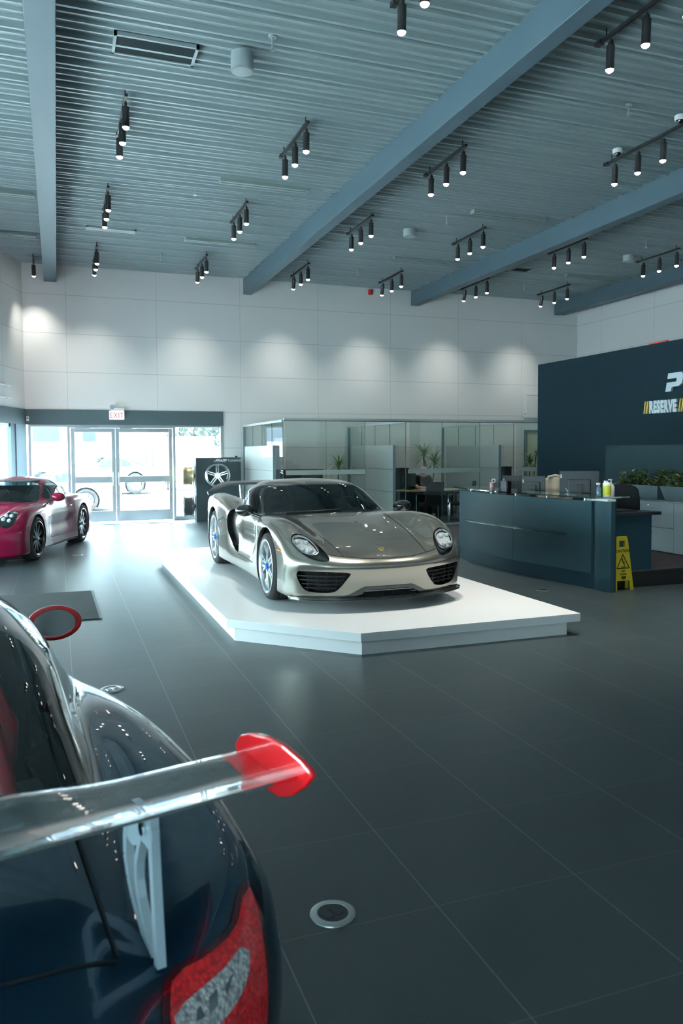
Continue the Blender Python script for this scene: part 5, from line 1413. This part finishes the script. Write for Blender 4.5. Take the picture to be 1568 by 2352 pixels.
for k in range(5):
    b = MB(); a = 2 * PI * k / 5; bar(b, (0, 0, .09), (.28 * math.cos(a), .28 * math.sin(a), .06), .05, .03, .03, .02); b.ball((.28 * math.cos(a), .28 * math.sin(a), .028), .028, 10, 8); b.obj('castor_arm', M_blackplastic, t)

# ---------------------------------------------------------------- reception
M_counter = mat('blue grey satin counter', (.026, .066, .085), .45, spec=.15); M_counter_d = mat('darker counter plinth', (.022, .058, .080), .45, spec=.15); M_ctop = mat('dark worktop', (.02, .028, .034), .3); M_cglass = glass_mat('counter glass', tint=(.62, .78, .74), ior=1.5, base=.04); M_ledge = mat('pale ledge', (.55, .60, .60), .4)
CX = spl([(7.4, 6.165), (7.55, 6.145), (8.07, 6.07), (8.6, 5.985), (9.2, 5.90), (9.7, 5.875), (10.1, 5.875), (10.5, 5.92), (10.9, 5.985)], lo=7, hi=11.5, sig=.12)
t = thing('reception_counter', 'curved blue-grey reception counter with a glass top', 'counter', (6.2, 9.2, 0))
def curved(name, y0, y1, z0, z1, x0, x1, m, n=30, **k):
    b = MB(); ys = np.linspace(y0, y1, n); A_ = [(float(CX(y)) - 6.2 + x0, y - 9.2) for y in ys]; B_ = [(float(CX(y)) - 6.2 + x1, y - 9.2) for y in ys]
    a0 = [(*p, z0) for p in A_]; a1 = [(*p, z1) for p in A_]; c0 = [(*p, z0) for p in B_]; c1 = [(*p, z1) for p in B_]
    b.strip(a1, a0); b.strip(c0, c1); b.strip(c1, a1); b.strip(a0, c0)
    b.add([a0[0], c0[0], c1[0], a1[0]], [(0, 1, 2, 3)]); b.add([a0[-1], c0[-1], c1[-1], a1[-1]], [(3, 2, 1, 0)])
    return b.obj(name, m, t, smooth=True, angle=40, **k)
curved('front_panel', 9.205, 10.86, .19, 1.075, -.012, .05, M_counter); curved('front_panel', 7.80, 9.199, .19, 1.075, -.012, .05, M_counter)
curved('plinth_panel', 9.205, 10.86, .0, .186, 0, .05, M_counter_d); curved('plinth_panel', 7.74, 9.199, .0, .186, 0, .05, M_counter_d)
curved('counter_body', 7.76, 10.84, .02, 1.06, .055, .14, M_ctop)
curved('glass_top', 7.66, 10.98, 1.112, 1.130, -.10, .42, M_cglass); curved('glass_shelf', 8.20, 10.40, .640, .652, -.13, -.014, M_cglass)
for y in (7.95, 8.6, 9.2, 9.8, 10.45):
    b = MB(); b.cyl((float(CX(y)) - 6.2 + .03, y - 9.2, 1.06), .018, .052, 16); b.obj('standoff', M_chrome, t, smooth=True)
b = MB(); P = rounded([(6.10, 7.80), (6.12, 7.50), (6.225, 7.50), (6.24, 7.53), (6.24, 7.80)], it=1); b.prism([(x - 6.2, y - 9.2) for x, y in P], 0, 1.085); b.obj('end_post', M_counter, t, smooth=True, angle=50)
b = MB(); b.prism([(-.09, -1.68), (.03, -1.68), (.03, -1.40), (-.10, -1.40)], 1.086, 1.112); b.obj('end_ledge', M_ledge, t)
curved('worktop', 7.85, 10.80, .915, .945, .15, .72, M_ctop)
b = MB(); b.b2((.05, -1.46, .2), (.76, -1.42, .885)); b.obj('return_panel', M_counter_d, t); b = MB(); b.b2((.72, -1.42, .2), (.76, -1.20, .885)); b.obj('return_panel', M_counter_d, t)
b = MB(); b.b2((.045, -1.50, .886), (.875, -1.18, .925)); b.obj('return_top', M_ctop, t, bevel=.004)

M_carpet = mat('dark podium carpet', (.030, .028, .034), .95, noise=.3, nscale=60); b = MB(); b.b2((6.29, 7.70, 0), (12, 13.6, .2)); struct(b, 'floor_podium', M_carpet)
b = MB(); b.b2((6.29, 7.69, 0), (12, 7.699, .19)); struct(b, 'baseboard_podium', mat('black riser', (.006, .007, .009), .7))

# things on and behind the counter
t = thing('pink_mug', 'small pink cup with a ring handle on the far end of the glass top', 'cup', (6.28, 10.40, 1.131), .6); b = MB(); b.lathe([(0, 0), (.034, 0), (.040, .075), (.036, .075), (.031, .008)], 28); b.obj('cup', mat('pink ceramic', (.62, .34, .36), .4), t, smooth=True, angle=50); b = MB(); b.tube([(.045 + .0 * a, .028 * math.cos(a), .098 + .028 * math.sin(a)) for a in np.linspace(0, 2 * PI, 20, endpoint=False)], .006, 8, None, True, True); b.obj('ring_handle', M_white, t, smooth=True)
t = thing('card_stand', 'tiny clear angled card stand on the glass top before the big monitor', 'card stand', (6.20, 8.42, 1.131), .5); b = MB(); b.b2((-.03, -.02, 0), (.03, .02, .004)); bar(b, (0, -.018, .004), (0, .02, .085), .05, .05, .004, .004, None, (0, 1, 0)); b.obj('stand', M_lens, t); b = MB(); bar(b, (0, -.012, .02), (0, .018, .075), .03, .03, .002, .002, None, (0, 1, 0)); b.obj('card', M_white, t)
M_mon = mat('dark monitor casing', (.020, .028, .036), .45)
def monitor(loc, rz, w, h, zc, label, grp='monitors behind the reception counter'):
    """screen faces local +y, we see the back"""
    t = thing('computer_monitor', label, 'monitor', loc, rz, grp)
    b = MB(); b.b2((-w / 2, -.018, zc - h / 2), (w / 2, .018, zc + h / 2)); b.obj('screen_back', M_mon, t, bevel=.006); b = MB(); b.b2((-w * .28, -.045, zc - h * .35), (w * .28, -.018, zc + h * .18)); b.obj('rear_housing', M_mon, t, bevel=.01)
    b = MB(); b.b2((-.04, -.075, .01), (.04, -.045, zc)); b.b2((-.12, -.12, 0), (.12, .07, .014)); b.obj('stand', M_blackplastic, t, bevel=.004); b = MB(); b.b2((-w / 2 + .01, .018, zc - h / 2 + .01), (w / 2 - .01, .020, zc + h / 2 - .01)); b.obj('screen', M_gloss_black, t)
    b = MB(); b.b2((-w / 2 + .012, -.0195, zc + h / 2 - .10), (-w / 2 + .03, -.018, zc + h / 2 - .05)); b.obj('label_sticker', M_ledge, t)
    return t
monitor((6.66, 8.78, .946), -math.radians(37), .52, .36, .29, 'big dark monitor seen from behind, nearest the right end of the counter')
monitor((6.50, 10.18, .946), -math.radians(30), .30, .26, .24, 'grey monitor seen from behind at the far end of the counter')
monitor((6.62, 9.80, .946), -math.radians(40), .34, .26, .24, 'grey monitor seen from behind, second from the far end of the counter')
t = thing('desk_phone', 'dark upright handset box beside the far monitors on the counter', 'phone', (6.30, 10.05, .946), .3); b = MB(); b.b2((-.05, -.06, 0), (.05, .06, .30)); b.obj('phone_base', M_mon, t, bevel=.008); b = MB(); b.b2((-.04, -.07, .18), (.04, -.06, .28)); b.obj('keypad', M_blackplastic, t)
t = thing('wipes_tub', 'white jug with a yellow label standing at the right end of the counter', 'tub', (6.33, 7.81, 1.131)); b = MB(); b.lathe([(0, 0), (.048, 0), (.05, .01), (.05, .15), (.043, .165), (.025, .17), (0, .17)], 28); b.obj('tub', M_white, t, smooth=True, angle=50); b = MB(); b.lathe([(.0512, .015), (.0512, .13)], 28); b.obj('yellow_label', mat('yellow label', (.60, .60, .05), .5), t, smooth=True); b = MB(); b.box((-.015, 0, .178), (.04, .03, .025)); b.obj('cap', M_white, t)
t = thing('pump_bottle', 'white pump bottle behind the yellow-labelled jug', 'bottle', (6.425, 7.85, 1.131)); b = MB(); b.lathe([(0, 0), (.040, 0), (.042, .01), (.042, .11), (.03, .135), (.014, .145), (.014, .16), (0, .16)], 28); b.obj('bottle', M_white, t, smooth=True, angle=50); b = MB(); b.cyl((0, 0, .16), .006, .035, 10); b.box((-.015, 0, .20), (.05, .015, .012)); b.obj('pump', M_white, t)
t = thing('spray_bottle', 'small clear blue bottle left of the yellow-labelled jug', 'bottle', (6.235, 7.84, 1.131)); b = MB(); b.lathe([(0, 0), (.028, 0), (.03, .01), (.03, .10), (.012, .125), (.012, .14), (0, .14)], 24); b.obj('bottle', mat('clear blue plastic', (.16, .32, .40), .15, trans=.5), t, smooth=True, angle=50); b = MB(); b.box((-.010, 0, .152), (.045, .018, .025)); b.obj('spray_head', M_white, t)
def task_chair(loc, rz, label, grp=None):
    t = thing('task_chair', label, 'chair', loc, rz, grp)
    b = MB(); b.b2((-.25, -.24, .44), (.25, .25, .51)); b.obj('seat', M_fabric, t, bevel=.03, seg=3); b = MB(); P = rounded([(-.235, .50), (-.245, .85), (-.20, 1.045), (.20, 1.045), (.245, .85), (.235, .50)], it=2); b.prism(P, .22, .28, Matrix(((1, 0, 0, 0), (0, 0, -1, 0), (0, 1, 0, 0), (0, 0, 0, 1)))); b.obj('backrest', M_fabric, t, bevel=.015)
    b = MB(); b.cyl((0, 0, .08), .03, .36, 14); b.obj('gas_column', M_chrome, t, smooth=True)
    for k in range(5):
        b = MB(); a = 2 * PI * k / 5; bar(b, (0, 0, .09), (.28 * math.cos(a), .28 * math.sin(a), .06), .05, .03, .03, .02); b.ball((.28 * math.cos(a), .28 * math.sin(a), .028), .028, 10, 8); b.obj('castor_arm', M_blackplastic, t)
    return t
task_chair((7.22, 8.62, .2), -math.radians(40), 'black task chair behind the counter return, its back towards us', 'task chairs behind the counter')
task_chair((7.28, 10.15, .2), math.radians(150), 'task chair behind the counter with a beige jacket over its back', 'task chairs behind the counter')
t = thing('jacket', 'beige jacket draped over the chair behind the counter', 'jacket', (7.28, 10.15, .2), math.radians(150)); b = MB(); A_ = []; nn = 22
for side_, yo in ((1, -.195), (-1, -.305)): pass
rows = []
for k in range(25):
    u = k / 24
    top = math.sin(PI * min(1, max(0, (u - .3) / .4))); zz = 1.045 + .03 * top - (max(0, .35 - u) + max(0, u - .65)) * 1.25
    yy = -.25 + .062 * math.cos(PI * min(1, max(0, (u - .3) / .4)))
    rows.append([((i / (nn - 1) - .5) * (.50 + .05 * abs(u - .5)), yy + (.012 * math.sin(i * .8 + 2 * u) + .03 * (abs(u - .5) > .22) * (1 if u < .5 else -1)), zz + .004 * math.sin(i * .7) - .06 * abs(i / (nn - 1) - .5) ** 2 * 4) for i in range(nn)])
b.V = [p for r_ in rows for p in r_]; b.F = [(k * nn + i, k * nn + i + 1, (k + 1) * nn + i + 1, (k + 1) * nn + i) for k in range(24) for i in range(nn - 1)]
b.obj('cloth', mat('beige cloth', (.52, .44, .34), .9), t, smooth=True, angle=180, solid=.012); b = MB(); b.tube([(-.12, -.20, 1.07), (0, -.22, 1.10), (.12, -.20, 1.07)], .022, 8); b.obj('collar', mat('beige cloth', (.52, .44, .34), .9), t, smooth=True)

# wall cabinets, planters
M_cab = mat('pale blue grey cabinet', (.34, .42, .45), .4); M_cabd = mat('cabinet carcass', (.10, .13, .15), .5)
for y0, y1, kind in ((8.76, 9.76, 'drawers'), (7.76, 8.76, 'door'), (9.76, 10.76, 'drawers2')):
    t = thing('storage_cabinet', {'drawers': 'pale blue-grey drawer cabinet with a key lock behind the counter return', 'door': 'pale blue-grey cabinet at the right edge of the photo', 'drawers2': 'pale blue-grey cabinet hidden behind the black task chair'}[kind], 'cabinet', (8.27, y0, .2), 0, 'cabinets under the feature wall'); w = y1 - y0
    b = MB(); b.b2((.02, 0, .04), (.55, w, .735)); b.obj('carcass', M_cabd, t); b = MB(); b.b2((.05, .01, 0), (.5, w - .01, .04)); b.obj('toe_kick', M_gloss_black, t)
    for z0, z1 in (((.01, .355), (.362, .735)) if kind != 'door' else ((.01, .735),)):
        b = MB(); b.b2((0, .003, z0), (.02, w - .003, z1)); d = b.obj('drawer' if kind != 'door' else 'door', M_cab, t, bevel=.002)
        b = MB(); zz = z1 - .09 if kind != 'door' else .6; b.tube([(0, w / 2 - .09, zz), (-.025, w / 2 - .085, zz), (-.025, w / 2 + .085, zz), (0, w / 2 + .09, zz)], .005, 6); b.obj('handle', M_alu, d)
        if z1 > .7 and kind != 'door':
            b = MB(); b.cyl((0, 0, 0), .012, .012, 14, Matrix.Translation((0, w / 2, .68)) @ Matrix.Rotation(-PI / 2, 4, 'Y')); b.obj('key_lock', M_chrome, d)
t = thing('cabinet_top', 'dark worktop running along the wall cabinets', 'worktop', (8.25, 7.76, .936)); b = MB(); b.b2((0, 0, 0), (.58, 3.02, .026)); b.obj('top', M_ctop, t, bevel=.003); b = MB(); b.b2((.56, 0, .026), (.58, 3.02, .05)); b.obj('upstand', M_ctop, t)
M_planter = mat('brushed blue grey planter', (.22, .30, .34), .35, metal=.5); M_foliage = mat('pothos leaf', (.05, .085, .022), .5, noise=.5, nscale=10)
M_pale = mat('pale pothos leaf', (.17, .20, .06), .5, noise=.4, nscale=10)
for y0, y1, lab, sd_ in ((8.10, 9.08, 'right metal trough planter full of leafy plants on the cabinets', 11), (9.12, 10.10, 'left metal trough planter behind the black task chair', 12)):
    rnd = random.Random(sd_); t = thing('trough_planter', lab, 'planter', (8.50, (y0 + y1) / 2, .963), 0, 'trough planters on the cabinets'); h = (y1 - y0) / 2
    b = MB(); V = [(-.15, -h + .06, 0), (.15, -h + .06, 0), (.15, h - .06, 0), (-.15, h - .06, 0), (-.20, -h, .20), (.20, -h, .20), (.20, h, .20), (-.20, h, .20), (-.18, -h + .02, .20), (.18, -h + .02, .20), (.18, h - .02, .20), (-.18, h - .02, .20), (-.17, -h + .04, .16), (.17, -h + .04, .16), (.17, h - .04, .16), (-.17, h - .04, .16)]
    b.add(V, [(3, 2, 1, 0), (0, 1, 5, 4), (1, 2, 6, 5), (2, 3, 7, 6), (3, 0, 4, 7), (4, 5, 9, 8), (5, 6, 10, 9), (6, 7, 11, 10), (7, 4, 8, 11), (8, 9, 13, 12), (9, 10, 14, 13), (10, 11, 15, 14), (11, 8, 12, 15)]); b.obj('trough', M_planter, t)
    b = MB(); b.b2((-.168, -h + .042, .15), (.168, h - .042, .165)); b.obj('potting_soil', M_soil, t)
    for nm, mm, cnt in (('leaves', M_foliage, 260), ('pale_leaves', M_pale, 70)):
        b = MB()
        for k in range(cnt):
            x = rnd.uniform(-.16, .16); y = rnd.uniform(-h + .03, h - .03); z = .17 + rnd.random() ** 1.5 * .17 * (1.0 + .6 * math.sin(y * 9 + sd_)); az = rnd.uniform(0, 2 * PI); tl = rnd.uniform(-.2, .9); s_ = rnd.uniform(.030, .055)
            M = Matrix.Translation((x, y, z)) @ Matrix.Rotation(az, 4, 'Z') @ Matrix.Rotation(tl, 4, 'Y')
            b.add([(-s_, 0, 0), (-s_ * .2, -s_ * .62, .008), (s_ * .7, -s_ * .4, .004), (s_ * 1.3, 0, -.012), (s_ * .7, s_ * .4, .004), (-s_ * .2, s_ * .62, .008)], [(0, 1, 2, 3), (0, 3, 4, 5)], M)
        o = b.obj(nm, mm, t); o['kind'] = 'stuff'

# feature wall with raised letters
M_feature = mat('dark teal feature wall', (.005, .016, .023), .6, spec=.05); M_splash = mat('dark glass splash panel', (.014, .034, .040), .5, spec=.06)
t = thing('feature_wall', 'dark navy free-standing feature wall behind the reception counter', 'feature wall', (8.85, 10.0, 0)); b = MB(); b.b2((0, -4.6, 0), (.30, 2.98, 3.363)); b.obj('wall_slab', M_feature, t, bevel=.004)
b = MB(); b.b2((-.014, -2.3, .95), (-.001, .944, 1.77)); b.obj('splash_panel', M_splash, t)
FW = frame((8.848, 0, 0), (0, -1, 0), (0, 0, 1)); YW = lambda y: -y
M_yel = mat('yellow sign slash', (.36, .27, .04), .45); M_sletter = mat('pale sign letter', (.36, .43, .47), .45); M_halo = mat('sign letter return', (.03, .04, .045), .5)
t = thing('reserve_sign', 'raised white RESERVE lettering between yellow slashes on the dark wall', 'sign', (8.85, 9.6, 2.28))
def onsign(b): b.V = [(v[0] - 8.85, v[1] - 9.6, v[2] - 2.28) for v in b.V]; return b
b = text_mb('RESERVE', .24, .03, .016, .0, 1.0, None, spacing=1.12); xs = [v[0] for v in b.V]; k_ = .575 / (max(xs) - min(xs)); FR = frame((8.825, 9.885, 2.285), (0, -1, 0), (0, 0, 1)); b.V = [tuple(FR @ Vector(((v[0] - min(xs)) * k_, v[1], v[2]))) for v in b.V]
onsign(b).obj('letters', M_sletter, t)
for y in (10.02, 9.965, 9.28, 9.225):
    b = MB(); b.prism([(-y, 2.27), (-y + .026, 2.27), (-y + .055, 2.465), (-y + .029, 2.465)], .002, .035, frame((8.85, 0, 0), (0, -1, 0), (0, 0, 1))); onsign(b).obj('slash', M_yel, t)
t = thing('letter_sign', 'large raised white letter P cropped by the right edge of the photo', 'sign', (8.85, 9.4, 2.59)); P = [(.10, .70), (.78, .70), (.82, .63), (.78, .50), (.08, .49), (0, 0), (.42, 0), (.48, .24), (1.0, .25), (1.22, .40), (1.28, .80), (1.15, 1.0), (.14, 1.0)]
P = [(-9.545 + x * .27 + y * .02, 2.588 + y * .275) for x, y in P]; b = MB(); b.prism(P, .002, .04, frame((8.85, 0, 0), (0, -1, 0), (0, 0, 1))); b.V = [(v[0] - 8.85, v[1] - 9.4, v[2] - 2.59) for v in b.V]; b.obj('letter', M_sletter, t)
t = thing('red_strip', 'thin red object lying on top of the dark feature wall', 'red object', (8.95, 9.85, 3.364)); b = MB(); b.b2((-.03, -.20, 0), (.03, .20, .035)); b.obj('red_body', mat('red plastic', (.55, .04, .05), .4), t, bevel=.008); b = MB(); b.b2((-.025, -.75, 0), (.025, -.55, .05)); b.obj('red_end', mat('red plastic', (.55, .04, .05), .4), t, bevel=.008)

# wet floor sign
M_sign = mat('yellow plastic', (.42, .35, .012), .45); M_ink = mat('black print', (.012, .014, .010), .6)
t = thing('wet_floor_sign', 'yellow wet floor caution sign beside the end of the counter', 'sign', (6.40, 7.62, 0), 0)
def sheet(yo, lean):
    b = MB(); Mx = Matrix.Translation((0, yo, 0)) @ Matrix.Rotation(lean, 4, 'X') @ Matrix(((1, 0, 0, 0), (0, 0, -1, 0), (0, 1, 0, 0), (0, 0, 0, 1)))
    for P in ([(-.148, 0), (-.098, 0), (-.094, .115), (-.136, .115)], [(.148, 0), (.098, 0), (.094, .115), (.136, .115)], [(-.136, .115), (.136, .115), (.095, .52), (-.095, .52)], [(-.095, .52), (-.045, .52), (-.045, .60), (-.085, .60)], [(.095, .52), (.045, .52), (.045, .60), (.085, .60)], [(-.085, .60), (.085, .60), (.075, .645), (-.075, .645)]):
        b.prism(P, -.006, .006, Mx)
    return b, Mx
b, Mx = sheet(-.045, -.062); b.obj('front_board', M_sign, t); b2_, M2 = sheet(.045, .062); b2_.obj('rear_board', M_sign, t)
b = MB(); b.b2((-.07, -.012, .625), (.07, .012, .65)); b.obj('hinge', M_sign, t, bevel=.004)
F0 = Mx @ Matrix.Translation((0, 0, .0075))
for txt, sz, zz in (('CAUTION', .046, .462), ('WET', .030, .222), ('FLOOR', .030, .186)):
    text_mb(txt, sz, .001, .0008, 0, .95, F0 @ Matrix.Translation((0, zz, 0)), align='CENTER').obj('printed_word', M_ink, t)
b = MB(); tri = [(0, .435), (.092, .268), (-.092, .268)]
for i in range(3): bar(b, (*tri[i], 0), (*tri[(i + 1) % 3], 0), .011, .011, .001, .001, F0)
b.cyl((-.012, .372, -.0005), .010, .001, 14, F0)
for p, q, w in (((-.010, .362), (.010, .325), .014), ((.010, .325), (.032, .338), .008), ((.010, .325), (.026, .296), .008), ((-.006, .352), (.020, .352), .006), ((-.008, .356), (.002, .388), .006), ((-.030, .284), (.040, .284), .008)): bar(b, (*p, 0), (*q, 0), w, w, .001, .001, F0)
b.obj('slip_symbol', M_ink, t)
b = MB(); b.prism([(-.03, .135), (.035, .135), (.035, .142), (-.03, .142)], -.0005, .0005, F0); b.prism([(-.03, .146), (.035, .146), (.035, .170), (-.03, .170)], -.0005, .0005, F0); b.obj('maker_mark', M_ink, t)

# ---------------------------------------------------------------- outside, seen through the glass
paint_white = mat('white car paint', (.16, .18, .20), .25, coat=1)
build_coupe((-2.65, 25.4, -.10), -PI / 2, 'white coupe parked outside the left window of the entrance', paint_white, 'front')
r = build_coupe((-.6, 35.0, -.10), -PI / 2, 'tall pale car parked farther off beyond the glass doors', mat('pale car paint', (.28, .32, .36), .3, coat=1), 'front'); r.scale = (1.05, 1.08, 1.30)
t = thing('box_trailer', 'tall white box trailer outside the right side window', 'trailer', (5.65, 34, -.1)); b = MB(); b.b2((-.85, 0, .55), (.85, 5.5, 2.46)); b.obj('cargo_box', mat('white trailer panel', (.5, .5, .5), .5), t, bevel=.02); b = MB(); b.b2((-.86, -.02, .50), (.86, 5.5, .56)); b.obj('chassis', M_cabd, t)
for x in (-.7, .7):
    b = MB(); b.lathe([(.15, -.1), (.36, -.09), (.38, 0), (.36, .09), (.15, .1)], 28, Matrix.Translation((x, 3.6, .38)) @ Matrix.Rotation(PI / 2, 4, 'Y'), closed=True); b.obj('wheel', M_tyre, t, smooth=True, angle=40)
t = thing('white_building', 'white low building across the road beyond the entrance', 'building', (-8, 60, -.1)); b = MB(); b.b2((-16, 0, 0), (17, 10, 7.5)); b.obj('walls', mat('white building wall', (.34, .34, .35), .8), t); b = MB(); b.b2((-16.3, -.3, 7.5), (17.3, 10, 7.9)); b.obj('roof_edge', M_galv, t)
for k in range(9):
    b = MB(); b.b2((-14 + 3.4 * k, -.05, 2.6), (-12.2 + 3.4 * k, .02, 4.4)); b.obj('window', mat('dark window glass', (.03, .04, .06), .6), t)
t = thing('ribbed_building', 'pale ribbed shed beyond the right glass door', 'building', (3.9, 51, -.1)); b = MB(); b.b2((-1.4, 0, 0), (2.2, 4, 8)); b.obj('walls', mat('pale cladding', (.20, .24, .28), .6), t); b = MB()
for k in range(8): b.b2((-1.3 + .45 * k, -.06, 0), (-1.18 + .45 * k, 0, 8))
b.obj('cladding_ribs', mat('blue grey rib', (.05, .08, .12), .6), t)
M_treeleaf = mat('tree foliage', (.020, .035, .030), .8)
def tree(loc, h, r, lab, seed):
    rnd = random.Random(seed); t = thing('tree', lab, 'tree', loc, 0, 'trees outside'); b = MB(); b.tube([(0, 0, 0), (.1, 0, h * .3), (0, .1, h * .6)], [.22, .17, .10], 10); b.obj('trunk', M_stem, t, smooth=True); b = MB()
    for k in range(1500):
        v = Vector((rnd.gauss(0, 1), rnd.gauss(0, 1), rnd.gauss(0, 1))).normalized() * r * rnd.random() ** .4; c = Vector((v.x, v.y, h * .62 + v.z * .9)); s_ = rnd.uniform(.10, .22); M = Matrix.Translation(c) @ Euler((rnd.uniform(0, 6), rnd.uniform(0, 6), rnd.uniform(0, 6))).to_matrix().to_4x4()
        b.add([(-s_, 0, 0), (0, -s_ * .6, 0), (s_, 0, 0), (0, s_ * .6, 0)], [(0, 1, 2, 3)], M)
    b.obj('crown', M_treeleaf, t)
tree((10.8, 53, -.1), 8, 3.2, 'leafy tree outside above the white box trailer', 1)
tree((7.6, 44, -.1), 7, 2.6, 'leafy tree outside just behind the white box trailer', 2)
tree((-13, -12, -.1), 7, 2.6, 'leafy tree outside behind the viewer', 3)
# ---------------------------------------------------------------- added haze volume imitating lens glow at the entrance
m = bpy.data.materials.new('thin haze'); m.use_nodes = True; nt = m.node_tree; nt.nodes.remove(nt.nodes['Principled BSDF'])
v = nt.nodes.new('ShaderNodeVolumeScatter'); v.inputs['Color'].default_value = (.88, .96, 1, 1); v.inputs['Density'].default_value = .006; v.inputs['Anisotropy'].default_value = .5
nt.links.new(v.outputs[0], nt.nodes['Material Output'].inputs['Volume'])
b = MB(); b.prism([(C0.x - .35, YB + .3), (4.5, YB + .3), (4.5, 12.5), (C0.x - (YB - 12.5) * .3542 - .35, 12.5)], -.08, ZC + .2)
tag(b.obj('scatter', m), 'added haze hanging in front of the entrance doors', 'scatter', kind='stuff')
